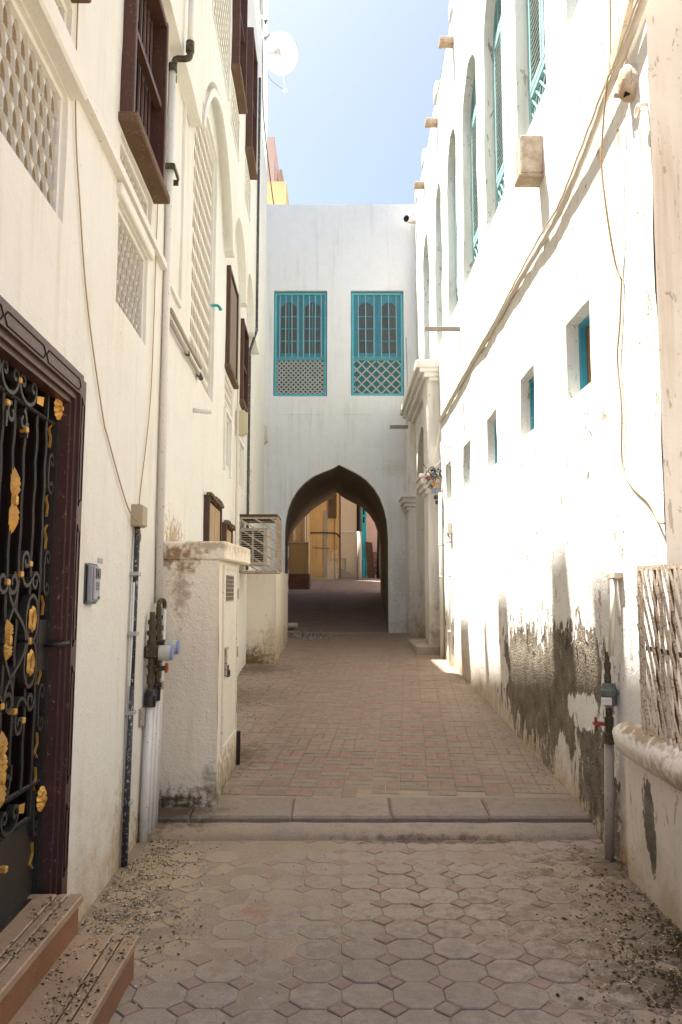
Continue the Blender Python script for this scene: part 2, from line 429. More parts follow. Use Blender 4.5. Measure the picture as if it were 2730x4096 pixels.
M['sq'] = concrete('square_concrete', (.265, .175, .14), (.28, .198, .158), (.285, .22, .172), .5, .25)
M['brick_red'] = concrete('brick_red_concrete', (.25, .155, .115), (.215, .145, .112), (.26, .20, .15), .5, .6, (.36, .285, .21))
M['brick_grey'] = concrete('brick_grey_concrete', (.20, .16, .122), (.24, .19, .145), (.27, .21, .155), .5, .6, (.36, .285, .21))
M['kerb'] = concrete('kerb_concrete', (.24, .195, .155), (.29, .23, .18), (.20, .17, .145), .9)
M['lip'] = concrete('lip_concrete', (.27, .215, .17), (.27, .215, .17), (.32, .25, .19), .9)
g = G('sand'); v = g.pos(); n1 = g.noise(v, 3, 6, .7); nf = g.noise(v, 90, 4, .75)
col = g.mix(g.mr(n1, .3, .7), (.36, .285, .21), (.29, .225, .165)); col = g.mix(g.mr(nf, .55, .75, 0, .6), col, (.12, .09, .06))
M['sand'] = g.fin(col, .95, g.bump(nf, .8, .01), spec=.1)
g = G('dirt'); v = g.pos(); nf = g.noise(v, 30, 8, .8)
M['dirt'] = g.fin(g.mix(g.mr(nf, .35, .65), (.075, .05, .03), (.22, .16, .1)), .95, g.bump(nf, 1, .02), spec=.1)
def flat(name, c, rough=.6, metal=0.0, spec=.4, var=.2):
    return paint(name, c, rough, var, None, 0, metal, .1, 30, spec)
M['flake_dark'] = flat('husk_dark', (.06, .043, .02), .9, spec=.1)
M['flake_straw'] = flat('husk_straw', (.30, .22, .11), .9, spec=.1)
M['flake_white'] = flat('husk_white', (.55, .5, .42), .9, spec=.1)
M['marble'] = paint('step_stone', (.40, .265, .165), .55, .6, (.22, .14, .08), .35, 0, .25, 45)
M['granite'] = paint('riser_stone', (.27, .115, .05), .45, .6, (.38, .25, .15), .4, 0, .2, 90)
M['teal'] = paint('teal_paint', (.04, .29, .40), .5, .35, (.35, .42, .40), .0, 0, .25, 22)
M['teal_pale'] = paint('sun_bleached_teal', (.26, .47, .48), .6, .3, (.55, .58, .54), .25, 0, .25, 22)
M['slat'] = paint('bleached_slat', (.55, .62, .60), .6, .3, (.3, .42, .42), .1, 0, .2, 22)
M['teal_lt'] = paint('light_teal_paint', (.09, .42, .48), .5, .35, (.5, .5, .45), .1, 0, .25, 22)
M['lath'] = paint('weathered_lath', (.60, .59, .54), .7, .3, (.13, .32, .36), .45, 0, .3, 18)
M['wire_bar'] = paint('pale_teal_iron', (.40, .55, .54), .5, .2, (.4, .35, .28), .2, 0, .2, 40)
M['pane'] = flat('dusty_dark_glass', (.065, .055, .045), .35, 0, .5)
M['pane_teal'] = flat('teal_board', (.025, .20, .24), .6)
M['wood'] = paint('brown_wood', (.085, .036, .022), .5, .6, (.17, .09, .05), .1, 0, .5, 26)
M['woodw'] = paint('weathered_wood', (.14, .08, .042), .75, .7, (.26, .17, .1), .2, 0, .6, 34)
M['greywood'] = paint('grey_board', (.36, .315, .26), .8, .5, (.2, .16, .12), .4, 0, .6, 40)
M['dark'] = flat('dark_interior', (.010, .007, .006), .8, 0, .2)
M['doorwood'] = paint('dark_door_wood', (.022, .010, .007), .45, .5, None, 0, 0, .3, 20)
M['frame_brown'] = paint('door_surround_paint', (.070, .030, .025), .42, .4, (.25, .17, .12), .0, 0, .25, 30)
M['iron'] = paint('black_iron', (.040, .034, .028), .45, .5, (.10, .075, .05), .15, .3, .5, 60)
M['gold'] = paint('gold_paint', (.62, .34, .075), .42, .35, (.3, .15, .03), .1, .35, .3, 40)
M['rust'] = paint('rusty_white_bar', (.50, .42, .33), .75, .4, (.17, .09, .04), .75, 0, .6, 45)
M['rustd'] = paint('rust_dark', (.085, .045, .025), .85, .5, (.2, .11, .05), .5, 0, .6, 40)
M['pipe'] = paint('white_pipe', (.74, .71, .64), .45, .2, (.4, .3, .2), .0, 0, .1, 30)
M['pipeg'] = paint('grey_pipe', (.42, .37, .31), .6, .3, (.2, .14, .09), .2, 0, .2, 30)
M['pipek'] = paint('black_conduit', (.045, .045, .05), .5, .3, (.45, .43, .4), .35, 0, .2, 30)
M['brass'] = paint('tarnished_brass', (.075, .065, .04), .45, .6, (.26, .17, .08), .4, .5, .5, 50)
M['meter_w'] = flat('meter_housing', (.47, .47, .40), .45)
M['meter_b'] = flat('meter_blue_lid', (.22, .28, .52), .4)
M['redval'] = paint('red_valve_paint', (.30, .05, .025), .55, .4, (.15, .08, .05), .3, 0, .3, 60)
M['plast_grey'] = flat('intercom_grey', (.22, .22, .235), .4)
M['plast_lt'] = flat('intercom_face', (.34, .34, .36), .4)
M['plast_blk'] = flat('black_plastic', (.012, .012, .014), .3, 0, .5)
M['boxbeige'] = flat('beige_plastic', (.40, .33, .21), .5)
M['lampcover'] = flat('yellowed_lamp_cover', (.60, .53, .36), .4)
M['cable'] = flat('tan_cable', (.40, .27, .13), .6)
M['cablew'] = flat('painted_cable', (.66, .60, .50), .7)
M['cablek'] = flat('black_cable', (.03, .028, .028), .6)
M['metaldoor'] = paint('cream_metal_door', (.76, .71, .60), .5, .2, (.32, .19, .09), .05, 0, .15, 26)
M['mesh_grey'] = flat('vent_mesh', (.33, .27, .2), .6)
M['ac'] = flat('ac_casing', (.55, .5, .42), .5)
M['acgrille'] = flat('ac_grille', (.03, .025, .02), .6)
M['dish'] = paint('dish_paint', (.72, .72, .72), .5, .1, (.45, .3, .18), .0, 0, .05, 40)
M['galv'] = flat('galvanised', (.42, .42, .42), .5, .5)
M['turq'] = paint('turquoise_paint', (.03, .38, .40), .55, .3, (.2, .35, .33), .1, 0, .2, 12)
M['rubble'] = paint('rubble_stone', (.23, .12, .08), .9, .7, (.12, .06, .04), .4, 0, .8, 9)
M['stone'] = concrete('slab_concrete', (.40, .34, .27), (.36, .30, .23), (.3, .25, .18), .8)
g = G('insect_screen'); g.fin((.10, .19, .19), .8)
tr = g.n('BsdfTransparent'); mx = g.n('MixShader'); g.set(mx, '#0', .2)
g.nt.links.new(tr.outputs[0], mx.inputs[1]); g.nt.links.new(g.bsdf.outputs[0], mx.inputs[2]); g.nt.links.new(mx.outputs[0], g.out.inputs[0])
M['netting'] = g.mat
g = G('brown_screen'); g.fin((.30, .17, .07), .8)
tr = g.n('BsdfTransparent'); mx = g.n('MixShader'); g.set(mx, '#0', .8)
g.nt.links.new(tr.outputs[0], mx.inputs[1]); g.nt.links.new(g.bsdf.outputs[0], mx.inputs[2]); g.nt.links.new(mx.outputs[0], g.out.inputs[0])
M['brownscreen'] = g.mat

# ------------------------------------------------------------------ ground
b = B()
ys = [-25, -8, 0, 1.5] + [2 + .25 * i for i in range(14)] + [5.5, 5.66] + [5.8 + .5 * i for i in range(54)] + [35, 45, 60, 90, 120]
xs = [-50, -20, -6, -3, -2, -1.5, -1, -.5, 0, .5, 1, 1.5, 2, 3, 6, 20, 50]
nv = len(xs)
b.add([(x, y, gz(y) - (.007 if y <= 5.5 else .009)) for y in ys for x in xs],
      [[j * nv + i, j * nv + i + 1, (j + 1) * nv + i + 1, (j + 1) * nv + i] for j in range(len(ys) - 1) for i in range(nv - 1)])
ground = struct('ground', b, M['sand'], True)

# near lane: octagon pavers and small squares
bed = B(); bed.box(-1.4, 1.75, 1.6, 5.1, -.05, -.0034); bed.box(-1.3, 1.7, 5.295, 5.64, -.05, .068)
lane = struct('octagon_pavement', bed, M['sand'])
P = .197; cut = P * .285; e = .0022; c2 = .0035; th = .05
def ring(pts, z): return [(x, y, z) for x, y in pts]
def octo(h, c):
    return [(-h + c, -h), (h - c, -h), (h, -h + c), (h, h - c), (h - c, h), (-h + c, h), (-h, h - c), (-h, -h + c)]
def slab(outer, inner, top=0.0):
    n = len(outer); t = B()
    v = ring(outer, top - th) + ring(outer, top - c2) + ring(inner, top)
    f = [[2 * n + i for i in range(n)]]
    for i in range(n):
        j = (i + 1) % n
        f += [[i, j, n + j, n + i], [n + i, n + j, 2 * n + j, 2 * n + i]]
    return t.add(v, f)
h = P / 2 - e
octm = template('octagon_paver', slab(octo(h, cut), octo(h - c2, cut)), M['oct'])
q = cut - e * 1.6; qi = q - c2 * 1.3
sqm = template('square_paver', slab([(0, -q), (q, 0), (0, q), (-q, 0)], [(0, -qi), (qi, 0), (0, qi), (-qi, 0)]), M['sq'])
rows = 14
def jig(x, y, amp=1.0):
    return (Matrix.Translation((x + random.uniform(-.0012, .0012), y + random.uniform(-.0012, .0012), random.uniform(-.0035, .002) * amp + .008 * mnoise.noise(Vector((x * 1.1, y * 1.1, 4)))))
            @ Matrix.Rotation(random.gauss(0, .013) * amp, 4, 'X') @ Matrix.Rotation(random.gauss(0, .011) * amp, 4, 'Y') @ Matrix.Rotation(random.gauss(0, .02), 4, 'Z'))
for j in range(rows):
    for i in range(-7, 9):
        x = (i - .5) * P; y = 5.07 - (j + .5) * P
        if -1.27 < x < 1.66: place('octagon_paver', octm, lane, jig(x, y))
for j in range(rows + 1):
    for i in range(-7, 10):
        x = (i - 1) * P; y = 5.07 - j * P
        if -1.25 < x < 1.66: place('square_paver', sqm, lane, jig(x, y, .8))

# kerb across the lane: rounded concrete lip and a row of kerb stones
b = B(); N = 40; prof = [(5.075, -.01), (5.09, .022), (5.14, .04), (5.21, .055), (5.265, .052), (5.285, .02), (5.285, -.02)]
vs_ = []
for i in range(N + 1):
    x = -1.25 + 2.95 * i / N; w = .016 * mnoise.noise(Vector((x * 2.3, 1, 1))); zz = .006 * mnoise.noise(Vector((x * 5, 3, 1)))
    vs_ += [(x, y + w * (1 if k < 4 else .2), z + zz) for k, (y, z) in enumerate(prof)]
m_ = len(prof)
b.add(vs_, [[i * m_ + k, (i + 1) * m_ + k, (i + 1) * m_ + k + 1, i * m_ + k + 1] for i in range(N) for k in range(m_ - 1)])
kerb = struct('kerb', b, M['lip'], True)
kx = [-1.25, -.98, -.325, .325, .965, 1.66]
for i in range(5):
    t = B(); x0, x1 = kx[i] + .002, kx[i + 1] - .002
    t.cbox(x0, x1, 5.288, 5.655, -.1, .105, .014)
    for k in range(len(t.v)):
        x, y, z = t.v[k]; t.v[k] = (x, y, z + (-.022 + .03 * (y - 5.29) / .37 if z > 0 else 0) + .003 * mnoise.noise(Vector((x * 4, y * 9, 2))))
    o = t.obj('kerb_stone', M['kerb'], kerb)

# brick lane climbing to the archway: basket weave of red pairs and grey pairs
bb = B(); bb.quad((-1.45, 5.66, gz(5.66) - .006), (1.7, 5.66, gz(5.66) - .006), (1.7, 9, gz(9) - .006), (-1.55, 9, gz(9) - .006))
bb.quad((-1.55, 9, gz(9) - .006), (1.7, 9, gz(9) - .006), (1.7, 13, gz(13) - .006), (-1.65, 13, gz(13) - .006))
bb.quad((-1.65, 13, gz(13) - .006), (1.7, 13, gz(13) - .006), (1.7, 17, gz(17) - .006), (-1.75, 17, gz(17) - .006))
brick_lane = struct('brick_pavement', bb, M['sand'])
TH = R_(4.78); C_ = .2
def brick_mesh(lx, ly):
    hx, hy = lx / 2 - .0022, ly / 2 - .0022
    o4 = [(-hx, -hy), (hx, -hy), (hx, hy), (-hx, hy)]; i4 = [(-hx + .004, -hy + .004), (hx - .004, -hy + .004), (hx - .004, hy - .004), (-hx + .004, hy - .004)]
    return slab(o4, i4)
bm = {('h'): template('brick', brick_mesh(C_, C_ / 2), M['brick_grey']), ('v'): template('brick', brick_mesh(C_ / 2, C_), M['brick_red'])}
cells = []
for j in range(-4, 135):
    for i in range(-40, 22):
        for k in (0, 1):
            kind = 'v' if (i + j) % 2 == 0 else 'h'
            u = (i + .5) * C_ + ((k - .5) * C_ / 2 if kind == 'v' else 0); w = (j + .5) * C_ + ((k - .5) * C_ / 2 if kind == 'h' else 0)
            x = u * math.cos(TH) + w * math.sin(TH); y = 5.66 - u * math.sin(TH) + w * math.cos(TH)
            if y < 5.66 + (.09 if kind == 'v' else .04) or y > 31: continue
            lo, hi = (-1.25 - .03 * (y - 5), 1.66) if y < 17 else (-1.55, 1.2) if y < 22.6 else (-2.4, 3.0)
            if lo < x < hi: cells.append((y, x, kind))
cells.sort()
joined = {'v': B(), 'h': B()}
for n, (y, x, kind) in enumerate(cells):
    z = gz(y) + .0035 * mnoise.noise(Vector((x * 1.7, y * .9, 8))) + random.uniform(-.0018, .0012)
    Mx = Matrix.Translation((x, y, z)) @ Matrix.Rotation(-TH, 4, 'Z') @ Matrix.Rotation(math.atan(gslope(y)) + random.gauss(0, .006), 4, 'X') @ Matrix.Rotation(random.gauss(0, .006), 4, 'Y')
    if n < 300: place('brick', bm[kind], brick_lane, Mx)
    else:
        me = bm[kind].data; k = 4
        vs_ = [Mx @ me.vertices[i].co for i in range(4, 12)]
        joined[kind].add(vs_, [[4, 5, 6, 7], [0, 1, 5, 4], [1, 2, 6, 5], [2, 3, 7, 6], [3, 0, 4, 7]])
for kind in joined:
    o = joined[kind].obj('brick', M['brick_red' if kind == 'v' else 'brick_grey'], brick_lane); o['kind'] = 'stuff'
M['dusty'] = paint('shaded_hollow', (.50, .40, .26), .85, .4, (.34, .24, .12), .25, 0, .3, 14)  # tan dust colour deepened to paint the shade inside the screen openings
M['tan'] = paint('tan_backing', (.42, .31, .18), .9, .5, None, 0, 0, .3, 10)
M['bar_brown'] = paint('brown_bar', (.10, .05, .033), .5, .3)
# ------------------------------------------------------------------ cream building on the left
def hole(x0, x1, z0, z1, d=.14, **k): return dict(x0=x0, x1=x1, z0=z0, z1=z1, d=d, **k)
LB = Thing('cream_building', 'tall cream plastered building with lattice screens and brown windows along the left side', 'building', FL, (0, 0, 0))
scr = [(1.9, 3.25, 3.21, 3.80), (1.9, 3.25, 3.96, 4.22), (4.13, 4.88, 3.21, 3.79), (4.13, 4.93, 3.95, 4.20), (6.5, 7.95, 3.63, 6.30),
       (8.86, 9.40, 3.19, 3.78), (10.31, 10.95, 3.18, 3.76), (11.9, 12.55, 2.9, 3.74), (8.9, 9.78, 3.86, 4.26), (10.5, 11.24, 3.86, 4.26)]
wins = [(4.09, 4.97, 4.25, 5.5), (1.9, 3.22, 4.27, 5.5), (8.9, 9.78, 4.33, 5.55), (10.5, 11.24, 4.33, 5.5), (7.45, 8.40, 1.98, 2.62), (8.80, 9.45, 1.95, 2.5)]
holes = [hole(2.2, 3.43, .30, 2.50, .4)] + [hole(*s, d=.2) for s in scr] + [hole(*w, d=.3) for w in wins]
b = B(); b.wall(1.2, 15.05, -.6, 10.2, holes, .22, 0, .006, seed=1, rough=.004)
LB.part('wall', b, M['cream'], True)
b = B(); b.box(1.2, 15.05, .40, 6, -.6, 10.2); b.quad((15.05, 0, -.6), (15.05, .4, -.6), (15.05, .4, 10.2), (15.05, 0, 10.2)); b.quad((12.4, 0, 10.2), (15.05, 0, 10.2), (15.05, .42, 10.2), (12.4, .42, 10.2))
LB.part('back_wall', b, M['cream_up'])
b = B()
for s in scr: b.quad((s[0] - .02, .2, s[2] - .02), (s[1] + .02, .2, s[2] - .02), (s[1] + .02, .2, s[3] + .02), (s[0] - .02, .2, s[3] + .02))
LB.part('screen_backing', b, M['tan'])
# overhanging upper storey with arched cut-outs over the bays
def parch(x0, x1, z0, za, n=8, p=.62):
    """pointed arch outline from (x0,z0) to (x1,z0) with apex za"""
    xc = (x0 + x1) / 2; out = []
    for i in range(n + 1):
        t = i / n; a = t * math.pi / 2
        out.append((x0 + (xc - x0) * (1 - math.cos(a) * (1 - .12 * math.sin(2 * a))) , z0 + (za - z0) * (math.sin(a) * .78 + t * .22)))
    return out + [(x0 + x1 - x, z) for x, z in out[-2::-1]]
def rarch(x0, x1, z0, za, n=7):
    xc = (x0 + x1) / 2
    return [(xc - (xc - x0) * math.cos(math.pi * i / (2 * n)), z0 + (za - z0) * math.sin(math.pi * i / (2 * n))) for i in range(2 * n + 1)]
uh = []
for (x0, x1, zc, za, kind) in ((6.28, 8.62, 5.75, 6.62, 0), (8.82, 10.2, 5.75, 6.35, 1), (10.36, 11.36, 5.75, 6.25, 1)):
    a = parch(x0, x1, zc, za) if kind == 0 else rarch(x0, x1, zc, za)
    uh.append(hole(x0, x1, 5.60, za + .08, .102, arc=a, open_bottom=True))
uw = [(6.7, 8.0, 7.0, 9.3), (8.2, 9.0, 7.55, 9.3), (9.8, 10.5, 7.55, 9.3), (8.2, 9.0, 6.9, 7.42), (9.8, 10.5, 6.9, 7.42)]
b = B(); b.wall(1.2, 12.4, 5.60, 10.45, uh + [hole(*w, d=.08) for w in uw], .25, -.10, .004, seed=2, rough=.003)
for x0, x1 in ((1.2, 6.28), (8.62, 8.82), (10.2, 10.36), (11.36, 12.4)):
    b.quad((x0, 0, 5.60), (x1, 0, 5.60), (x1, -.1, 5.60), (x0, -.1, 5.60))
b.quad((12.4, -.1, 5.6), (12.4, .4, 5.6), (12.4, .4, 10.45), (12.4, -.1, 10.45))
b.quad((1.2, -.1, 10.45), (12.4, -.1, 10.45), (12.4, .4, 10.45), (1.2, .4, 10.45))
b.box(1.2, 12.4, .38, .40, 10.19, 10.45)
LB.part('upper_storey', b, M['cream_up'], False)
b = B(); 
for w in uw: b.quad((w[0], -.022, w[2]), (w[1], -.022, w[2]), (w[1], -.022, w[3]), (w[0], -.022, w[3]))
LB.part('screen_backing', b, M['cream_up'])
# roof posts of the terrace rail, they throw the upright shadows on the facing wall
for (x, w, hh) in ((5.95, .5, .55), (6.98, .46, .85), (9.15, .42, .75), (10.3, .12, .6), (11.65, .6, .7)):
    b = B(); b.cbox(x, x + w, -.1, .14, 10.44, 10.45 + hh, .015); LB.part('roof_post', b, M['cream_up'])

# pierced screens: every block of the near ones is a piece
t = B()
inn = [(-.37, .07), (.37, .07), (.40, .46), (.27, .72), (0, .93), (-.27, .72), (-.40, .46)]
out = [(-.5, 0), (.5, 0), (.5, .46), (.5, 1), (0, 1), (-.5, 1), (-.5, .46)]
cz_ = .46
def sc_(pl, k): return [(x * k, cz_ + (z - cz_) * k) for x, z in pl]
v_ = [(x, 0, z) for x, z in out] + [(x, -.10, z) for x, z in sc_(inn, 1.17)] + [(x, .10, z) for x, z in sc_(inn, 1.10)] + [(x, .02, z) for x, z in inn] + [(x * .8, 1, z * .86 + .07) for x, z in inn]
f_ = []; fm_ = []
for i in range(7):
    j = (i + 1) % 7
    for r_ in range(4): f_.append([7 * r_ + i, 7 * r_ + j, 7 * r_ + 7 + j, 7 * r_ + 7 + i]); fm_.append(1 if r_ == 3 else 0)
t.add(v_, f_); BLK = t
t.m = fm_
blk = template('screen_block', t, [M['cream_up'], M['dusty']])  # second material is the painted shade on the sides of the openings
def screen(th, x0, x1, z0, z1, y, cw, ch, dep=.06, objs=True, name='lattice_screen', mat='cream_up', ledge=True):
    fr = B(); w = .028
    for (a, c, d, e_) in ((x0 - .002, x1 + .002, z0 - .002, z0 + w), (x0 - .002, x1 + .002, z1 - w, z1 + .002)):
        fr.box(a, c, y - .025, y + .03, d, e_)
    for (a, c) in ((x0 - .002, x0 + w), (x1 - w, x1 + .002)): fr.box(a, c, y - .022, y + .03, z0 + w, z1 - w)
    fo = th.part(name, fr, M[mat])
    nx = max(1, round((x1 - x0 - 2 * w) / cw)); nz = max(1, round((z1 - z0 - 2 * w) / ch))
    cw = (x1 - x0 - 2 * w) / nx; ch = (z1 - z0 - 2 * w) / nz; jb = B()
    for r in range(nz):
        sh = 0 if r % 2 == 0 else .5
        for c in range(nx + (1 if sh else 0)):
            xc = x0 + w + (c + .5 - sh) * cw; sx = cw
            if sh and c == 0: xc += cw * .25; sx = cw * .5
            if sh and c == nx: xc -= cw * .25; sx = cw * .5
            loc = (xc, y, z0 + w + r * ch)
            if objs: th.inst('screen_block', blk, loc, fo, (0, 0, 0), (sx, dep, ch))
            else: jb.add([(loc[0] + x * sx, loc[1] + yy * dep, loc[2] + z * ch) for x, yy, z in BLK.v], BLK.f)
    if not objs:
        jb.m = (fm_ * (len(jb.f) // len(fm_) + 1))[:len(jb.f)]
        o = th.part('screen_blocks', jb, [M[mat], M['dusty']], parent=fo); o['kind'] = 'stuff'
    return fo
screen(LB, 1.9, 3.25, 3.21, 3.80, .045, .088, .098, .11)
screen(LB, 1.9, 3.25, 3.96, 4.22, .045, .088, .098, .11)
screen(LB, 4.13, 4.88, 3.21, 3.79, .045, .088, .095, .11)
screen(LB, 4.13, 4.93, 3.95, 4.20, .045, .088, .095, .11)
screen(LB, 6.5, 7.95, 3.63, 6.30, .05, .08, .16, .022, False)
for s in scr[5:]: screen(LB, *s, .03, .085, .12, .02, False)
for w in (uw[0], uw[3], uw[4]): screen(LB, *w, -.09, .1, .12, .03, False)

# ledge strips and mouldings
b = B(); b.cbox(1.9, 3.30, -.075, .01, 3.81, 3.93, .012); LB.part('moulding', b, M['cream_up'])
b = B(); b.prism([(3.28, 3.885), (5.27, 3.885), (5.27, 3.935), (3.28, 3.935)], -.045, .01); LB.part('ledge_strip', b, M['pipe'])
b = B(); b.cbox(4.08, 4.94, -.03, .02, 3.80, 3.875, .008); LB.part('moulding', b, M['cream_up'])
b = B(); b.box(5.52, 5.98, -.022, .01, 3.885, 3.925); b.box(5.955, 5.985, -.022, .01, 3.925, 5.6); LB.part('panel_frame', b, M['cream_up'])
b = B(); b.box(8.82, 9.46, -.03, .01, 3.785, 3.83); b.box(8.82, 8.855, -.03, .01, 3.1, 3.785); b.box(9.405, 9.46, -.03, .01, 3.1, 3.785); LB.part('screen_surround', b, M['cream_up'])
b = B(); b.box(10.27, 11.0, -.03, .01, 3.765, 3.81); b.box(10.27, 10.305, -.03, .01, 3.1, 3.765); b.box(10.955, 11.0, -.03, .01, 3.1, 3.765); LB.part('screen_surround', b, M['cream_up'])
# moulded arch edge round the tall lattice bay
ar = parch(6.36, 8.54, 5.62, 6.5); ao = parch(6.30, 8.60, 5.66, 6.57)
b = B(); b.band([(x, z) for x, z in ar], [(x, z) for x, z in ao], -.115, -.099); LB.part('arch_moulding', b, M['cream_up'])

def brown_window(th, x0, x1, z0, z1, y=-.05, bars=6, rails=1, sill=.07, jut=.0, open_dark=True):
    w = .042; fr = B()
    fr.cbox(x0, x0 + w, y, y + .11, z0, z1, .006); fr.cbox(x1 - w, x1, y, y + .11, z0, z1, .006)
    fr.cbox(x0 + w, x1 - w, y + .004, y + .106, z1 - w, z1, .006)
    o = th.part('window', fr, M['wood'])
    s = B(); s.cbox(x0 - .03, x1 + .02, y - .015 - jut, y + .12, z0 - .03, z0 + .025, .008); th.part('sill', s, M['woodw'], parent=o)
    for k in range(rails):
        zr = z0 + (z1 - z0) * (k + 1) / (rails + 1); r = B()
        r.box(x0 + w, x1 - w, y + .025, y + .07, zr - .02, zr + .02); th.part('rail', r, M['wood'], parent=o)
    for k in range(bars):
        xb = x0 + w + (x1 - x0 - 2 * w) * (k + .5) / bars; r = B(); r.cyl((xb, y + .1, z0 + .02), (xb, y + .1, z1 - w), .011, 6); th.part('bar', r, M['bar_brown'], parent=o)
    p = B(); p.quad((x0, y + .2, z0), (x1, y + .2, z0), (x1, y + .2, z1), (x0, y + .2, z1)); th.part('pane', p, M['dark'], parent=o)  # black sheet painting the unlit room behind the frame
    return o
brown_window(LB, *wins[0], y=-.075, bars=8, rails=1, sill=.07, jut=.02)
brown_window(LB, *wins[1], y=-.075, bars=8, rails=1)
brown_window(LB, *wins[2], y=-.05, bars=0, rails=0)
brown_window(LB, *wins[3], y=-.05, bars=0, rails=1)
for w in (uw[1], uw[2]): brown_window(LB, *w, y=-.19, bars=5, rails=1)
# boarded leaf in the third window and small shuttered windows lower down
b = B(); b.cbox(8.95, 9.73, -.03, .0, 4.4, 5.48, .005); LB.part('shutter', b, paint('grey_brown_board', (.20, .145, .105), .7, .4, None, 0, 0, .3, 20))
for w, n in ((wins[4], 2), (wins[5], 1)):
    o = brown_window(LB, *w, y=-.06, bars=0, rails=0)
    for k in range(n):
        xa = w[0] + .06 + k * (w[1] - w[0] - .12) / n; xb = xa + (w[1] - w[0] - .12) / n
        b = B(); b.box(xa + .01, xb - .01, -.045, -.02, w[2] + .05, w[3] - .06); LB.part('shutter', b, paint('tan_shutter_board', (.42, .29, .16), .7, .3, None, 0, 0, .2, 20), parent=o)
    b = B()
    for k in range(14):
        xx = random.uniform(w[0], w[1]); b.cbox(xx - .05, xx + .05, -.085, -.03, w[3] - .01 + random.uniform(-.03, 0), w[3] + random.uniform(.01, .035), .006)
    LB.part('broken_lintel', b, M['woodw'], parent=o)

# ------------------------------------------------------------------ doorway: moulded brown surround, door leaf, iron gate
b = B()
for (o_, w_, y0) in ((0, .045, -.012), (.045, .075, -.038), (.118, .03, -.022), (.146, .025, -.006)):
    xa, xb = 3.594 - o_ - w_, 3.594 - o_; za, zb = 2.628 - o_ - w_, 2.628 - o_
    b.box(xa, xb, y0, .05, .295, zb); b.box(1.9, xa, y0, .05, za, zb)
so = LB.part('door_surround', b, M['frame_brown'])
gr = B()   # incised panel lines on the surround
for (za, zb) in ((.42, .72), (.80, 1.30), (1.38, 1.92), (2.0, 2.50)):
    gr.tube([(3.508, -.0395, za + .03), (3.492, -.0395, za), (3.486, -.0395, (za + zb) / 2), (3.492, -.0395, zb), (3.508, -.0395, zb - .03), (3.53, -.0395, zb - .03), (3.53, -.0395, za + .03), (3.508, -.0395, za + .03)], .0028, 4, False)
for (xa, xb) in ((2.62, 2.98), (3.04, 3.44), (2.2, 2.56)):
    gr.tube([(xa, -.0395, 2.57), (xb, -.0395, 2.57), (xb + .025, -.0395, 2.545), (xb, -.0395, 2.52), (xa, -.0395, 2.52), (xa - .025, -.0395, 2.545), (xa, -.0395, 2.57)], .0028, 4, False)
LB.part('panel_line', gr, M['dark'], parent=so)
b = B(); b.box(3.425, 3.432, .045, .38, .30, 2.5); b.box(2.2, 3.43, .045, .38, 2.492, 2.499); LB.part('jamb', b, M['doorwood'])
b = B(); b.box(2.2, 3.43, .30, .34, .30, 2.5)
do = LB.part('door', b, M['doorwood'])
for k in range(6):
    z0 = .42 + k * .34; b = B()
    b.cbox(2.98, 3.34, .275, .31, z0, z0 + .27, .02); b.cbox(3.05, 3.27, .255, .285, z0 + .06, z0 + .21, .02)
    LB.part('door_panel', b, M['doorwood'], parent=do)
    b = B(); b.lathe([(.0, -.02), (.03, -.015), (.055, .0), (.06, .012)], (3.16, .262, z0 + .135), 'y', 10); LB.part('carving', b, M['doorwood'], parent=do)
GY = .055
def gpt(pl): return [(x, GY, z) for x, z in pl]
gf = B()
gf.box(3.40, 3.445, GY - .02, GY + .02, .33, 2.51); gf.box(2.2, 3.40, GY - .02, GY + .02, 2.465, 2.51); gf.box(2.2, 3.40, GY - .02, GY + .02, .33, .385)
gate = LB.part('gate', gf, M['iron'])
def gp(name, bd, m='iron', smooth=False):
    o = LB.part(name, bd, M[m], smooth, gate)
    lo_, hi_ = min(v[0] for v in bd.v), max(v[0] for v in bd.v)
    if hi_ - lo_ < .6 and lo_ > (2.9 if name != 'upright' else 3.15) and name not in ('handle', 'lock_case'):      # the gate is symmetrical
        mb = B(); mb.v = [(5.63 - x, y, z) for x, y, z in bd.v]; mb.f = [f[::-1] for f in bd.f]; mb.m = bd.m
        LB.part(name, mb, M[m], smooth, gate)
    return o
def twisted(x0, x1, z, r=.012):
    tb = B(); n = int((x1 - x0) / .014); vv = []
    for i in range(n + 1):
        x = x0 + (x1 - x0) * i / n
        for k in range(4):
            a = i * .8 + k * math.pi / 2; vv.append((x, GY + r * math.cos(a), z + r * math.sin(a)))
    return tb.add(vv, [[i * 4 + k, i * 4 + (k + 1) % 4, (i + 1) * 4 + (k + 1) % 4, (i + 1) * 4 + k] for i in range(n) for k in range(4)])
for z in (2.35, .83, .705): gp('rail', twisted(2.2, 3.40, z))
b = B(); b.box(2.2, 3.40, GY + .005, GY + .015, .385, .70); gp('kick_plate', b)
for za, zb in ((2.36, 2.465), (.715, .82)): b = B(); b.box(3.30, 3.315, GY - .008, GY + .008, za, zb); gp('upright', b)
for i, x in enumerate((2.62, 2.74, 2.85, 2.96, 3.07, 3.20, 3.31)):
    b = B(); zs = [.83 + 1.52 * k / 30 for k in range(31)]
    b.tube([(x + .0018 * math.sin(k * 2.1), GY + .0018 * math.cos(k * 1.7), z) for k, z in enumerate(zs)], .0085, 5); gp('upright', b)
def scroll(pl, r=.011):
    b = B(); b.tube(gpt(pl), r, 4, True, rect=(.015, .0075)); gp('scroll', b)
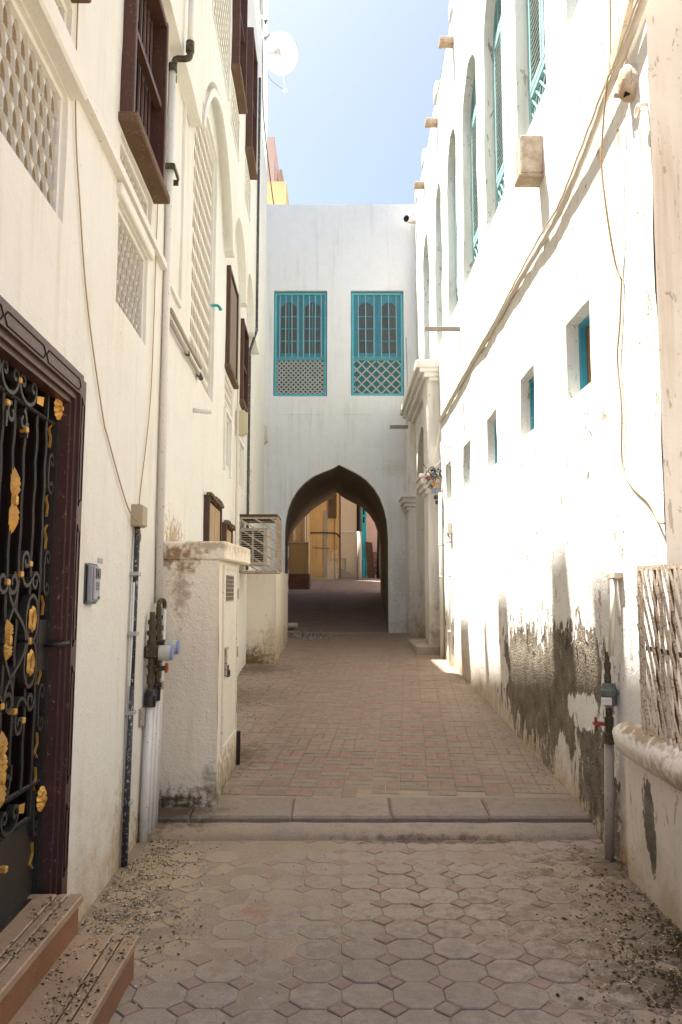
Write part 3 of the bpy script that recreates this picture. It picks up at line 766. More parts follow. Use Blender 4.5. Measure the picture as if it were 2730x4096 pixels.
def cee(x1, z1, x2, z2, r, bul, s1=1, s2=-1, t=.95):
    """C/S scroll between two volutes bulging by bul in x"""
    d1 = 90 if z1 < z2 else -90
    a = spiral(x1, z1, r, t, 180 if bul < 0 else 0, s1); c = spiral(x2, z2, r, t, 180 if bul < 0 else 0, s2)
    p0 = a[-1]; p3 = c[-1]
    mid = bez(p0, (p0[0] + bul, p0[1]), (p3[0] + bul, p3[1]), p3, 10)
    scroll(a + mid[1:-1] + c[::-1])
def you(xa, xb, z, zb, r=.03):
    """U shaped scroll hanging between two volutes"""
    a = spiral(xa, z, r, .9, 180, 1); c = spiral(xb, z, r, .9, 0, -1)
    mid = bez(a[-1], (a[-1][0], zb - .03), (c[-1][0], zb - .03), c[-1], 12)
    scroll(a + mid[1:-1] + c[::-1])
you(2.82, 2.925, 2.43, 2.36); you(3.0, 3.115, 2.43, 2.36); you(2.64, 2.745, 2.43, 2.36)
you(3.02, 3.125, .77, .72); you(2.82, 2.93, .77, .72)
for zc, s in ((2.28, -1), (.90, 1)):
    for x, w in ((2.90, 1), (3.02, -1)):
        a = spiral(x, zc, .04, .95, 90 * -s, w * s); scroll(a)
        scroll([(x - .045 * w, zc - .35 * -s * .0), (x - .045 * w, zc + s * .06)])
for mir in (1, -1):                                       # work above and below the middle
    Z = lambda z: 1.418 + mir * (z - 1.418)
    for (x, z, r, a0, sg) in ((3.12, 1.735, .04, 200, 1), (3.23, 1.655, .042, 0, -1), (3.0, 1.645, .045, 180, -1), (2.9, 1.645, .045, 0, 1)):
        scroll([(px, Z(pz)) for px, pz in spiral(x, z, r, 1.1, a0, sg)])
    for (z,) in ((2.18,), (2.07,), (1.76,), (1.635,)):
        a = spiral(3.365, z, .033, 1.0, 180, 1 if z in (2.18, 1.76) else -1); scroll([(px, Z(pz)) for px, pz in a])
    scroll([(x, Z(z)) for x, z in bez((3.332, 2.18), (3.325, 2.14), (3.325, 2.11), (3.332, 2.07), 6)])
    scroll([(x, Z(z)) for x, z in bez((3.332, 1.76), (3.325, 1.72), (3.325, 1.67), (3.332, 1.635), 6)])
    # ring with flower and the crossing straps
    rg = [(3.21 + .065 * math.cos(2 * math.pi * k / 22), Z(1.505) + .095 * math.sin(2 * math.pi * k / 22)) for k in range(23)]
    scroll(rg)
    scroll([(x, Z(z)) for x, z in bez((3.045, 1.655), (3.05, 1.55), (2.94, 1.50), (2.93, 1.42), 10)])
    scroll([(x, Z(z)) for x, z in bez((2.955, 1.64), (2.96, 1.53), (3.14, 1.52), (3.15, 1.425), 10)])
    scroll([(x, Z(z)) for x, z in bez((3.08, 1.72), (3.08, 1.62), (3.16, 1.62), (3.19, 1.67), 8)])
    # thin gold ribbons by the stile
    for zc in (2.30, 2.0, 1.86, 1.58):
        rb = [(3.375, zc + .045), (3.345, zc + .02), (3.372, zc - .015), (3.362, zc - .06)]
        bd = B(); bd.tube(gpt([(x, Z(z)) for x, z in rb]), .003, 4, True, rect=(.005, .002)); gp('ribbon', bd, 'gold')
    for (x, z) in ((3.165, 1.725), (3.075, 1.68), (2.945, 1.645), (2.86, 2.31), (3.055, 2.25), (2.965, 2.425), (3.19, 1.42)):
        bd = B(); bd.cbox(x - .013, x + .013, GY - .02, GY + .012, Z(z) - .012, Z(z) + .012, .004); gp('collar', bd, 'gold')
    # flower ring
    bd = B(); n = 20; vv = []
    for k in range(n):
        a = 2 * math.pi * k / n; ro = .040 * (1 + .16 * math.cos(5 * a)); ri = .024
        cx, cz = 3.21, Z(1.505)
        vv += [(cx + ro * .8 * math.cos(a), GY - .012, cz + ro * 1.25 * math.sin(a)), (cx + (ro + ri) / 2 * .8 * math.cos(a), GY - .024, cz + (ro + ri) / 2 * 1.25 * math.sin(a)), (cx + ri * .8 * math.cos(a), GY - .012, cz + ri * 1.25 * math.sin(a))]
    bd.add(vv, [[k * 3 + q_, ((k + 1) % n) * 3 + q_, ((k + 1) % n) * 3 + q_ + 1, k * 3 + q_ + 1] for k in range(n) for q_ in (0, 1)]); gp('flower_ring', bd, 'gold', True)
def rosette(x, z, r=.048):
    n = 48; vv = [(x, GY - .045, z)]
    for ri, (f, yy) in enumerate(((.2, -.045), (.28, -.03), (.62, -.038), (1, -.026))):
        for k in range(n):
            a = 2 * math.pi * k / n; rr = r * f * (1 + (.1 * abs(math.cos(6 * a)) - .06 if ri == 3 else 0)); vv.append((x + rr * math.cos(a), GY + yy + (.006 * abs(math.sin(6 * a)) if ri >= 2 else 0), z + rr * math.sin(a)))
    ff = [[0, 1 + (k + 1) % n, 1 + k] for k in range(n)]
    for ri in range(3):
        for k in range(n): ff.append([1 + ri * n + k, 1 + ri * n + (k + 1) % n, 1 + (ri + 1) * n + (k + 1) % n, 1 + (ri + 1) * n + k])
    bd = B(); bd.add(vv, ff); gp('rosette', bd, 'gold')
rosette(3.385, 2.42, .05); rosette(3.38, .765, .05)
def palmette(x, z, hgt, up, wid=.05):
    """fan leaf with ribs"""
    n = 7; vv = []; ff = []
    for k in range(n):
        a = (k - (n - 1) / 2) / ((n - 1) / 2); ang = a * .62; ln = hgt * (1 - .42 * a * a)
        tip = (x + math.sin(ang) * ln * wid / .05 * .72, z + up * math.cos(ang) * ln); base = (x + a * .012, z)
        dx, dz = math.cos(ang) * .011, -math.sin(ang) * .011 * up
        md = (base[0] + (tip[0] - base[0]) * .68, base[1] + (tip[1] - base[1]) * .68)
        o = len(vv)
        vv += [(base[0], GY - .016, base[1]), (md[0] - dx, GY - .014, md[1] - dz), (md[0], GY - .032, md[1]), (md[0] + dx, GY - .014, md[1] + dz), (tip[0], GY - .012, tip[1])]
        ff += [[o, o + 1, o + 2], [o, o + 2, o + 3], [o + 1, o + 4, o + 2], [o + 2, o + 4, o + 3]]
    bd = B(); bd.add(vv, ff); bd.lathe([(.0, -.034), (.014, -.03), (.018, -.012)], (x, GY, z), 'y', 8); return bd
for x, z, hh in ((2.955, 1.955, .125), (2.96, 1.43, .075), (2.96, .93, .11), (2.955, 1.0, .1)):
    gp('leaf', palmette(x, z + .005, hh, 1), 'gold'); gp('leaf', palmette(x, z - .005, hh, -1), 'gold')
for x, z in ((3.165, 2.40), (3.155, .775)):
    bd = B(); bd.add([(x, GY - .01, z - .014), (x + .03, GY - .025, z - .02), (x + .055, GY - .012, z - .035), (x + .05, GY - .012, z + .004), (x + .03, GY - .028, z + .02), (x, GY - .01, z + .016)], [[0, 1, 4, 5], [1, 2, 3, 4]]); gp('bud', bd, 'gold')
b = B(); b.box(3.31, 3.40, GY - .01, GY + .05, 1.29, 1.5); gp('lock_case', b)
b = B(); b.tube([(3.38, GY - .02, 1.395), (3.38, GY - .075, 1.395), (3.50, GY - .08, 1.40), (3.51, GY - .07, 1.402)], .011, 8); gp('handle', b, 'iron', True)

# ------------------------------------------------------------------ entrance steps
ST = Thing('entrance_steps', 'two reddish stone entrance steps strewn with husks below the iron gate', 'steps', FW, (-1.0, 2.6, 0))
for (xf, z, yf, ri) in ((-1.055, .30, 3.40, .19), (-.815, .155, 3.365, .0)):
    xb = -1.32 if ri else -1.10
    for (xa, xc) in ((xb, xf - .108), (xf - .102, xf - .064), (xf - .058, xf)):
        b = B(); b.cbox(xa, xc, 1.6, yf, z - .034, z, .005); ST.part('tread', b, M['marble'])
    b = B(); b.box(xf - .11, xf - .014, 1.62, yf - .02, z - .17, z - .034); b.box(xb, xf - .11, 1.62, yf - .03, z - .2, z - .0345); ST.part('riser', b, M['granite'])
# ------------------------------------------------------------------ fixtures on the left wall
t = Thing('intercom', 'grey video intercom panel on the cream wall right of the iron gate', 'intercom', FL, (3.83, 0, 1.57))
b = B(); b.cbox(3.735, 3.885, -.014, .01, 1.565, 1.765, .012); t.part('backplate', b, M['plast_blk'])
b = B(); b.cbox(3.742, 3.89, -.034, -.012, 1.568, 1.762, .014); t.part('housing', b, M['plast_grey'])
b = B(); b.cbox(3.785, 3.88, -.042, -.03, 1.585, 1.745, .005); t.part('face', b, M['plast_lt'])
b = B(); b.box(3.80, 3.875, -.045, -.039, 1.69, 1.74); t.part('camera_window', b, M['plast_blk'])
b = B(); b.lathe([(.0, -.05), (.014, -.049), (.018, -.043)], (3.84, 0, 1.715), 'y', 12); t.part('lens', b, M['pane'])
for i in range(6):
    b = B(); b.box(3.81, 3.865, -.0445, -.04, 1.635 + i * .007, 1.6385 + i * .007); t.part('speaker_slot', b, M['plast_blk'])
b = B(); b.cbox(3.85, 3.87, -.047, -.04, 1.592, 1.606, .002); t.part('call_button', b, flat('green_button', (.03, .16, .04), .4))
b = B(); b.cbox(3.96, 4.045, -.006, .004, 1.775, 1.80, .001)
single('name_plate', b, M['plast_lt'], 'tiny blank grey plate screwed to the wall above the intercom', 'plate', FL, (4.0, 0, 1.78))

t = Thing('junction_box', 'beige tilted cable junction box on top of the black conduit', 'junction box', FL, (4.7, 0, 2.03))
b = B(); b.cbox(4.63, 4.77, -.06, .01, 2.03, 2.16, .006); o = t.part('box', b, M['boxbeige'])
b = B(); b.cbox(4.635, 4.765, -.068, -.058, 2.035, 2.155, .003); t.part('lid', b, M['boxbeige'])
b = B(); pts = []
for k in range(26):
    a = k * .5; pts.append((4.69 + .03 * math.cos(a) + .001 * k, -.03 - .012 * math.sin(a), 2.015 - .0006 * k))
b.tube(pts, .0025, 4); pts = [(4.72 + .03 * math.sin(k * .6), -.035, 1.97 - .03 * math.cos(k * .6)) for k in range(11)]; b.tube(pts, .0035, 4); t.part('wire_coil', b, M['cable'])
t = Thing('conduit', 'black and white vertical conduit running from the beige box to the ground', 'conduit', FL, (4.65, 0, .12))
b = B(); b.cyl((4.66, -.026, 1.1), (4.70, -.026, 2.03), .017, 8); b.cyl((4.62, -.026, .08), (4.66, -.026, 1.1), .019, 8); t.part('pipe', b, M['pipek'], True)
b = B(); b.cyl((4.615, -.02, .08), (4.672, -.02, 1.7), .009, 6); t.part('cable', b, M['pipe'], True)
for z in (.45, .95, 1.4, 1.75):
    b = B(); b.cbox(4.615 + .04 * (z - .1) / 1.9, 4.685 + .04 * (z - .1) / 1.9, -.05, .005, z - .012, z + .012, .003); t.part('clip', b, M['galv'])

# water meters
t = Thing('water_meters', 'pair of brass water meters with blue lids and a red valve by the cabinet', 'water meter', FL, (5.32, 0, 1.0))
def fit(x, y, z0, segs):
    b = B(); z = z0; pr = []
    for (r, hgt) in segs: pr += [(r, z), (r, z + hgt)]; z += hgt
    b.lathe(pr, (x, y, 0), 'z', 10); return b
for (x, y, dz, lidm) in ((5.10, -.045, -.03, 0), (5.22, -.06, .0, 1)):
    t.part('valve_body', fit(x, y, 1.02 + dz, [(.028, .05), (.02, .03), (.026, .06), (.02, .04), (.03, .02), (.02, .04)]), M['brass'])
    b = B(); b.cbox(x - .04, x + .04, y - .055, y + .04, 1.26 + dz, 1.345 + dz, .012); t.part('meter_body', b, M['brass'])
    b = B(); b.lathe([(.048, -.05), (.05, -.1), (.045, -.125)], (x, y, 1.295 + dz), 'y', 16); o = t.part('register', b, M['meter_w'])
    b = B(); b.lathe([(.046, -.124), (.046, -.135), (.0, -.137)], (x, y, 1.295 + dz), 'y', 16); t.part('lid', b, M['meter_b'], False, o)
    t.part('union', fit(x, y, 1.345 + dz, [(.03, .03), (.022, .03), (.033, .03), (.02, .04), (.028, .03), (.018, .05)]), M['brass'])
b = B(); b.cyl((5.12, -.05, 1.16), (5.12, -.13, 1.17), .016, 8); b.cyl((5.15, -.05, 1.06), (5.15, -.11, 1.06), .013, 8); t.part('stem', b, M['brass'])
b = B(); b.lathe([(.0, -.13), (.03, -.132), (.034, -.138), (.026, -.146), (.0, -.142)], (5.12, 0, 1.17), 'y', 10); t.part('red_wheel', b, M['redval'])
b = B(); b.lathe([(.0, -.105), (.026, -.108), (.028, -.116), (.0, -.118)], (5.15, 0, 1.06), 'y', 10); t.part('wheel', b, M['boxbeige'])
b = B(); b.tube(smooth_path([(5.22, -.06, 1.54), (5.22, -.06, 1.58), (5.25, -.07, 1.60), (5.29, -.08, 1.59), (5.30, -.08, 1.54)], 4), .015, 8); t.part('elbow', b, M['brass'], True)
b = B(); b.lathe([(.035, .93), (.037, 1.0), (.028, 1.03)], (5.10, -.045, 0), 'z', 10); b.lathe([(.033, .96), (.035, 1.03), (.026, 1.06)], (5.17, -.06, 0), 'z', 10); t.part('coupling', b, M['plast_blk'])
for k, (x, y, z0, z1, r, m) in enumerate(((5.10, -.04, .02, .95, .026, 'pipe'), (5.165, -.055, .03, .98, .02, 'pipe'), (5.23, -.065, .05, 1.02, .022, 'pipe'), (5.30, -.08, .1, 1.56, .015, 'pipe'))):
    b = B(); b.tube([(x - .05 * (z1 - z0), y + .01, z0), (x, y, z1)], r, 8)
    single('water_pipe', b, M[m], ['thick white water pipe under the left meter', 'second white water pipe from the wall below the meters', 'third slim white pipe below the meters', 'thin white pipe beside the plastered cabinet face'][k], 'pipe', FL, (x, y, z0), True, 'pipes below the water meters')
t = Thing('mount_block', 'small weathered wooden block fixing the pipes under the meters', 'block', FL, (5.18, 0, .82))
b = B(); b.cbox(4.98, 5.12, -.02, .01, .82, .93, .004); t.part('block', b, M['greywood'])
# twin downpipes
t = Thing('downpipe', 'twin white downpipes with dark elbows on the cream wall above the meters', 'pipe', FL, (5.37, 0, 1.5))
b = B(); b.cyl((5.345, -.03, 1.58), (5.345, -.03, 5.5), .024, 10); t.part('pipe', b, M['pipe'], True)
b = B(); b.cyl((5.40, -.03, 1.6), (5.40, -.03, 5.42), .015, 10); t.part('pipe', b, M['pipe'], True)
b = B(); b.tube(smooth_path([(5.345, -.035, 5.45), (5.345, -.05, 5.53), (5.35, -.12, 5.54), (5.36, -.15, 5.57), (5.36, -.15, 5.66)], 4), .024, 8)
b.lathe([(.033, 5.43), (.033, 5.49)], (5.345, -.03, 0), 'z', 10); b.lathe([(.032, 5.6), (.032, 5.68)], (5.36, -.15, 0), 'z', 10); b.lathe([(.022, 5.39), (.022, 5.44)], (5.40, -.03, 0), 'z', 8); t.part('elbow', b, M['brass'], True)
b = B(); b.cyl((5.36, -.15, 5.64), (5.37, -.15, 6.05), .021, 10); t.part('upper_pipe', b, M['pipe'], True)
b = B(); b.box(5.29, 5.47, -.075, -.06, 4.66, 4.69); b.box(5.29, 5.305, -.07, .0, 4.655, 4.695); b.box(5.455, 5.47, -.07, .02, 4.62, 4.66); t.part('clamp', b, M['brass'])
t = Thing('overflow_pipes', 'two thin grey overflow pipes lying along the cream wall left of the tall lattice', 'pipe', FL, (6.2, 0, 3.62))
for z0, dz in ((3.60, .0), (3.69, .0)):
    b = B(); b.tube([(5.5, -.03, z0), (6.2, -.03, z0 + dz), (6.9, -.035, z0 + dz)], .016, 8); t.part('pipe', b, M['pipeg'], True)
b = B(); b.lathe([(.024, 6.80), (.024, 6.92)], (0, -.035, 3.60), 'x', 10); b.lathe([(.022, 6.2), (.022, 6.24)], (0, -.03, 3.6), 'x', 10); t.part('collar', b, M['brass'])
b = B(); b.cyl((6.75, .0, 3.26), (6.75, -.16, 3.245), .02, 8)
single('drain_stub', b, M['pipe'], 'short white drain stub sticking out of the cream wall below the tall lattice', 'pipe', FL, (6.75, 0, 3.25), True)
b = B(); b.cyl((6.6, -.1, 7.2), (6.6, -.3, 7.18), .02, 8)
single('drain_stub', b, M['pipe'], 'short white drain stub high up beside the upper lattice', 'pipe', FL, (6.6, -.1, 7.2), True)
b = B(); b.tube(smooth_path([(7.93, .04, 4.67), (7.95, -.03, 4.68), (7.96, -.06, 4.65)], 4), .014, 8); b.lathe([(.0, 0), (.02, .005), (.02, .02)], (7.96, -.06, 4.63), 'z', 8)
single('wall_tap', b, M['turq'], 'small blue green tap at the right edge of the tall lattice', 'tap', FL, (7.95, 0, 4.65), True)
# loose wires
b = B(); b.tube(smooth_path([(3.29, -.01, 5.3), (3.30, -.012, 3.92), (3.45, -.012, 3.34), (3.62, -.012, 2.95), (3.92, -.012, 2.53), (4.05, -.012, 2.42), (4.5, -.014, 2.12), (4.66, -.05, 2.05)], 6), .0042, 4)
single('loose_wire', b, M['cable'], 'thin tan wire drooping down the cream wall to the left of the beige box', 'wire', FL, (4.6, 0, 2.05))
b = B(); b.tube(smooth_path([(5.02, -.11, 6.6), (5.03, -.012, 5.55), (5.06, -.012, 4.6), (5.05, -.012, 3.9), (5.03, -.012, 3.1), (4.96, -.012, 2.7), (4.78, -.012, 2.17), (4.72, -.05, 2.05)], 6), .0038, 4)
single('loose_wire', b, M['cable'], 'thin tan wire hanging beside the white downpipes into the beige box', 'wire', FL, (4.7, 0, 2.05))
# dark cable bundle and bulkhead lamps further on
b = B(); b.tube([(11.55, -.13, 9.8), (11.55, -.13, 5.7), (11.58, -.03, 5.4), (11.58, -.03, 2.1)], .022, 6)
single('cable_riser', b, M['pipek'], 'dark vertical cable riser on the far end of the cream wall', 'cable', FL, (11.6, 0, 2.1))
b = B(); b.tube([(9.95, -.04, 5.6), (9.95, -.04, 1.6)], .018, 6)
single('conduit', b, M['cablew'], 'cream vertical conduit beside the far brown windows of the left wall', 'conduit', FL, (9.95, 0, 1.6))
def lamp(F, x, z, label, y=0):
    t = Thing('wall_lamp', label, 'lamp', F, (x, y, z), 'wall lamps on the left')
    b = B(); b.cbox(x - .05, x + .05, y - .05, y + .01, z - .02, z + .30, .008); t.part('base', b, M['boxbeige'])
    b = B(); b.prism([(x - .065, z - .02), (x + .065, z - .02), (x + .07, z + .3), (x - .07, z + .3)], y - .12, y - .05); b.prism([(x - .045, z), (x + .045, z), (x + .045, z + .28), (x - .045, z + .28)], y - .15, y - .12); t.part('cover', b, M['lampcover'])
lamp(FL, 10.1, 3.79, 'yellowed bulkhead lamp on the cream wall below the third brown window')

# ------------------------------------------------------------------ white tower further left
WT = Thing('white_tower_house', 'tall white house standing behind the cream building at the left of the archway', 'building', FW, (-2.2, 15, 0))
XT = -1.72
FT = Matrix.Translation((XT, 0, 0)) @ Matrix.Rotation(R_(90), 4, 'Z')       # x away, y into the wall, z up
tw = [(15.3, 16.2, 6.0, 7.6), (15.3, 16.2, 9.0, 11.0), (15.3, 16.2, 3.0, 4.0)]
b = B(); b.wall(15.06, 17.6, -.2, 16.0, [hole(*w, d=.1) for w in tw], .35, 0, .005, seed=5)
b2 = B(); b2.v = [tuple(FT @ Vector(v)) for v in b.v]; b2.f = b.f; b2.m = b.m
WT.part('wall', b2, M['white_far'], True)
b = B(); b.box(-7, XT - .11, 15.06, 17.6, -.2, 16.0); b.box(-7, XT - .002, 15.05, 15.06, -.2, 16); b.box(-7, XT, 17.59, 17.605, -.2, 16); WT.part('mass', b, M['white_far'])
for w in tw:
    fr = B(); n = 5; m = 9
    def tb(x0, x1, y0, y1, z0, z1): fr.box(XT - y1, XT - y0, x0, x1, z0, z1)
    for i in range(n + 1):
        x = w[0] + (w[1] - w[0]) * i / n; tb(x - .014, x + .014, .03, .07, w[2], w[3])
    for i in range(m + 1):
        z = w[2] + (w[3] - w[2]) * i / m; tb(w[0], w[1], .034, .066, z - .012, z + .012)
    WT.part('lattice_screen', fr, M['white_far'])
t = Thing('wall_lamp', 'yellowed bulkhead lamp at the corner of the white archway wall', 'lamp', FW, (-1.62, 16.6, 4.6), 'wall lamps on the left')
b = B(); b.cbox(XT - .01, XT + .05, 16.5, 16.68, 4.58, 4.98, .01); t.part('base', b, M['boxbeige'])
b = B(); b.prism([(XT + .05, 4.62), (XT + .1, 4.56), (XT + .17, 4.62), (XT + .13, 4.95), (XT + .05, 4.97)], 16.48, 16.7); t.part('cover', b, M['lampcover'])
# cables hanging down the corner of the tower, two pigeons on them
b = B(); b.tube(smooth_path([(XT + .05, 15.5, 15.9), (XT + .06, 15.7, 13.4), (XT + .06, 15.9, 12.6), (XT + .07, 16.2, 11.5), (-1.52, 16.95, 10.2), (-1.48, 17.02, 10.06)], 8), .011, 5)
single('hanging_cable', b, M['cablek'], 'black cable sagging from the white house down to the archway roof edge', 'cable', FW, (-1.48, 17, 10.06))
b = B(); b.tube(smooth_path([(XT + .03, 15.2, 15.9), (XT + .06, 15.3, 13.5), (XT + .07, 15.3, 11.6), (XT + .1, 15.2, 10.6), (XT + .1, 15.0, 10.3)], 8), .01, 5)
single('hanging_cable', b, M['cablek'], 'black cable looping on the flank of the white house', 'cable', FW, (XT, 13.5, 9.6))
def pigeon(x, y, z, yaw, m, label):
    b = B(); pr = [(0.0, -.17), (.022, -.15), (.03, -.10), (.055, -.03), (.062, .03), (.05, .08), (.03, .105), (.03, .12), (.031, .14), (.02, .16), (.006, .175), (0, .195)]
    n = 10; vv = []
    for i, (r, u) in enumerate(pr):
        lift = 0 if u < .05 else (u - .05) * .9
        for k in range(n):
            a = 2 * math.pi * k / n; vv.append((u, r * math.cos(a), .07 + lift + r * .9 * math.sin(a) + (0.03 if u > .1 else 0) + (-.02 if u < -.1 else 0)))
    b.add(vv, [[i * n + k, i * n + (k + 1) % n, (i + 1) * n + (k + 1) % n, (i + 1) * n + k] for i in range(len(pr) - 1) for k in range(n)])
    for s in (-1, 1): b.cyl((.01, s * .02, .04), (.015, s * .02, -.005), .005, 5)
    o = b.obj('pigeon', m, None, Matrix.Translation((x, y, z)) @ Matrix.Rotation(yaw, 4, 'Z'), True)
    o['label'] = label; o['category'] = 'pigeon'; o['group'] = 'pigeons on the white house'
lg = B(); lg.box(XT - .02, XT + .10, 15.6, 16.2, 13.05, 13.08); WT.part('ledge', lg, M['white_far'])
lg = B(); lg.box(XT - .02, XT + .10, 15.6, 16.2, 13.45, 13.48); WT.part('ledge', lg, M['white_far'])
pigeon(XT + .05, 15.9, 13.48, R_(60), M['plast_blk'], 'upper, darker pigeon perched on the wall of the white house')
pigeon(XT + .05, 15.9, 13.08, R_(20), M['plast_grey'], 'lower, grey pigeon perched on the wall of the white house')

# satellite dish
t = Thing('satellite_dish', 'round white satellite dish with a feed arm seen against the sky', 'satellite dish', FW, (-1.62, 18.5, 14.0))
Md = Matrix.Translation((-1.58, 18.75, 14.85)) @ Vector((.30, .72, .5)).to_track_quat('Z', 'Y').to_matrix().to_4x4()
def tr(bd): bd.v = [tuple(Md @ Vector(v)) for v in bd.v]; return bd
n_ = 9; rim = .47
pf = [(rim * i / n_, .16 * (i / n_) ** 2 - .0) for i in range(n_ + 1)]
b = B(); b.lathe(pf + [(rim + .012, .165), (rim, .15)] + [(r, h - .012) for r, h in pf[::-1]], (0, 0, 0), 'z', 36); t.part('reflector', tr(b), M['dish'], True)
b = B(); b.cbox(-.08, .08, -.08, .08, -.10, -.012, .01); t.part('mount', tr(b), M['galv'])
b = B(); b.cyl((.03, -.42, .12), (.12, -.80, .25), .012, 6); t.part('feed_arm', tr(b), M['galv'])
b = B(); b.lathe([(.0, .16), (.045, .17), (.05, .20), (.03, .26), (.03, .34), (0, .345)], (.12, -.82, 0), 'z', 12); t.part('receiver', tr(b), M['dish'], True)
b = B(); b.tube([tuple(Md @ Vector((0, 0, -.08))), (-1.85, 18.3, 14.55), (-1.85, 17.62, 14.5)], .025, 8); b.box(-1.95, -1.75, 17.6, 17.64, 14.4, 14.6); t.part('bracket', b, M['galv'])
b = B(); b.tube(smooth_path([tuple(Md @ Vector((.12, -.82, .2))), (-1.7, 18.4, 13.9), (-1.8, 18.0, 13.9), (-1.85, 17.62, 14.0)], 6), .005, 4); t.part('cable', b, M['cablek'])

# ------------------------------------------------------------------ plastered meter cabinet
CB = (-.83, 5.45, 0)
t = Thing('meter_cabinet', 'stained cream plastered meter cabinet with overhanging slab and metal side door', 'cabinet', FW, (-1.22, 5.45, 0))
b = B()
b.wall(-1.30, -.83, -.1, 1.735, [], .12, 5.45, .006, seed=9)
bs = B(); bs.wall(5.45, 6.44, -.1, 1.735, [hole(5.60, 6.34, .42, 1.70, .03)], .12, 0, .005, seed=8)
vv = [(-.83 - y, x, z) for x, y, z in bs.v]; b.add(vv, bs.f)
b.quad((-.83, 6.44, -.1), (-1.30, 6.44, -.1), (-1.30, 6.44, 1.735), (-.83, 6.44, 1.735)); b.quad((-.86, 5.6, .4), (-.86, 6.36, .4), (-.86, 6.36, 1.72), (-.86, 5.6, 1.72))
t.part('body', b, M['cabinet'], True)
b = B(); vs_ = []
NX, NY = 6, 10
def slabtop(x, y): return 1.862 + .008 * mnoise.noise(Vector((x * 6, y * 6, 3)))
b.cbox(-1.30, -.79, 5.442, 6.52, 1.735, 1.865, .012)
for k in range(len(b.v)):
    x, y, z = b.v[k]
    if x > -.9: x += .045 * (y - 5.4)
    b.v[k] = (x, y + .008 * mnoise.noise(Vector((x * 9, y, z * 9))), z + .008 * mnoise.noise(Vector((x * 7, y * 4, 2))))
t.part('slab', b, M['cabinet'], False)
b = B(); b.cbox(-.858, -.822, 5.61, 6.33, .43, 1.695, .004); do = t.part('door', b, M['metaldoor'])
b = B()
for (a, c, d, e_) in ((5.60, 5.63, .42, 1.71), (6.31, 6.34, .42, 1.71)): b.box(-.835, -.815, a, c, d, e_)
b.box(-.835, -.8155, 5.63, 6.31, 1.68, 1.709); b.box(-.835, -.8155, 5.63, 6.31, .42, .45); t.part('door_frame', b, M['metaldoor'])
b = B(); b.box(-.8235, -.8195, 5.72, 6.08, 1.455, 1.635); v1 = t.part('vent', b, M['dark'], parent=do)
b = B()
for i in range(10): y = 5.72 + .36 * i / 9; b.box(-.821, -.815, y - .004, y + .004, 1.455, 1.635)
for i in range(7): z = 1.455 + .18 * i / 6; b.box(-.820, -.814, 5.72, 6.08, z - .004, z + .004)
t.part('vent_mesh', b, M['mesh_grey'], parent=do)
b = B(); b.cbox(-.823, -.80, 5.66, 5.69, .93, 1.12, .004); b.cyl((-.81, 5.63, 1.12), (-.81, 5.76, 1.12), .012, 6); t.part('hasp', b, M['rust'], parent=do)
b = B(); b.cbox(-.815, -.785, 5.70, 5.745, .92, .97, .006); b.tube([(-.80, 5.71, .97), (-.80, 5.71, 1.0), (-.80, 5.735, 1.0), (-.80, 5.735, .97)], .005, 6); t.part('padlock', b, M['brass'], parent=do)
for z in (.62, 1.05, 1.5):
    b = B(); b.cyl((-.815, 6.325, z - .04), (-.815, 6.325, z + .04), .01, 6); t.part('hinge', b, M['rust'], parent=do)
b = B(); b.cbox(-.83, -.80, 6.45, 6.50, .1, .42, .01)
single('rubber_strip', b, M['plast_blk'], 'short black strip leaning at the foot of the cabinet back edge', 'strip', FW, (-.81, 6.47, .1))

# ------------------------------------------------------------------ low annex and the caged air conditioner
t = Thing('annex', 'low cracked cream block under the rusty cage, left of the archway', 'annex', FW, (-1.2, 11.9, .4))
b = B(); b.wall(-1.60, -.97, .2, 1.80, [], .15, 11.9, .006, seed=12)
bs = B(); bs.wall(11.9, 14.6, .2, 1.80, [], .2, 0, .006, seed=13); b.add([(-.97 - y, x, z) for x, y, z in bs.v], bs.f)
b.quad((-1.6, 11.9, 1.8), (-.97, 11.9, 1.8), (-.97, 14.6, 1.8), (-1.6, 14.6, 1.8)); b.quad((-.97, 14.6, .2), (-1.6, 14.6, .2), (-1.6, 14.6, 1.8), (-.97, 14.6, 1.8))
t.part('body', b, M['annex'], True)
t = Thing('safety_cage', 'rusty white diagonal bar cage round an air conditioner on the left wall', 'cage', FW, (-1.1, 10.8, 1.76))
X0, X1, Y0, Y1, Z0, Z1 = -1.40, -.875, 10.78, 11.48, 1.765, 2.49
for p_, q_ in (((X0, Y0, Z0), (X1, Y0, Z0)), ((X0, Y0, Z1), (X1, Y0, Z1)), ((X1, Y0, Z0), (X1, Y0, Z1)), ((X1, Y1, Z0), (X1, Y1, Z1)), ((X1, Y0, Z0), (X1, Y1, Z0)), ((X1, Y0, Z1), (X1, Y1, Z1)), ((X0, Y1, Z0), (X1, Y1, Z0)), ((X0, Y1, Z1), (X1, Y1, Z1)), ((X0, Y0, Z0), (X0, Y0, Z1))):
    b = B(); b.bar(p_, q_, .026); t.part('frame_bar', b, M['rust'])
w, hh = X1 - X0, Z1 - Z0
for i in range(-6, 6):
    # diagonals falling to the right on the front face
    c = Z1 + i * .135; a = [];  sl_ = -.62
    def zf(x): return c + sl_ * (x - X0)
    xa, xb = X0, X1
    if zf(xa) > Z1: xa = X0 + (Z1 - c) / sl_
    if zf(xb) < Z0: xb = X0 + (Z0 - c) / sl_
    if xb - xa > .03: b = B(); b.bar((xa, Y0 - .016, zf(xa)), (xb, Y0 - .016, zf(xb)), .02); t.part('bar', b, M['rust'])
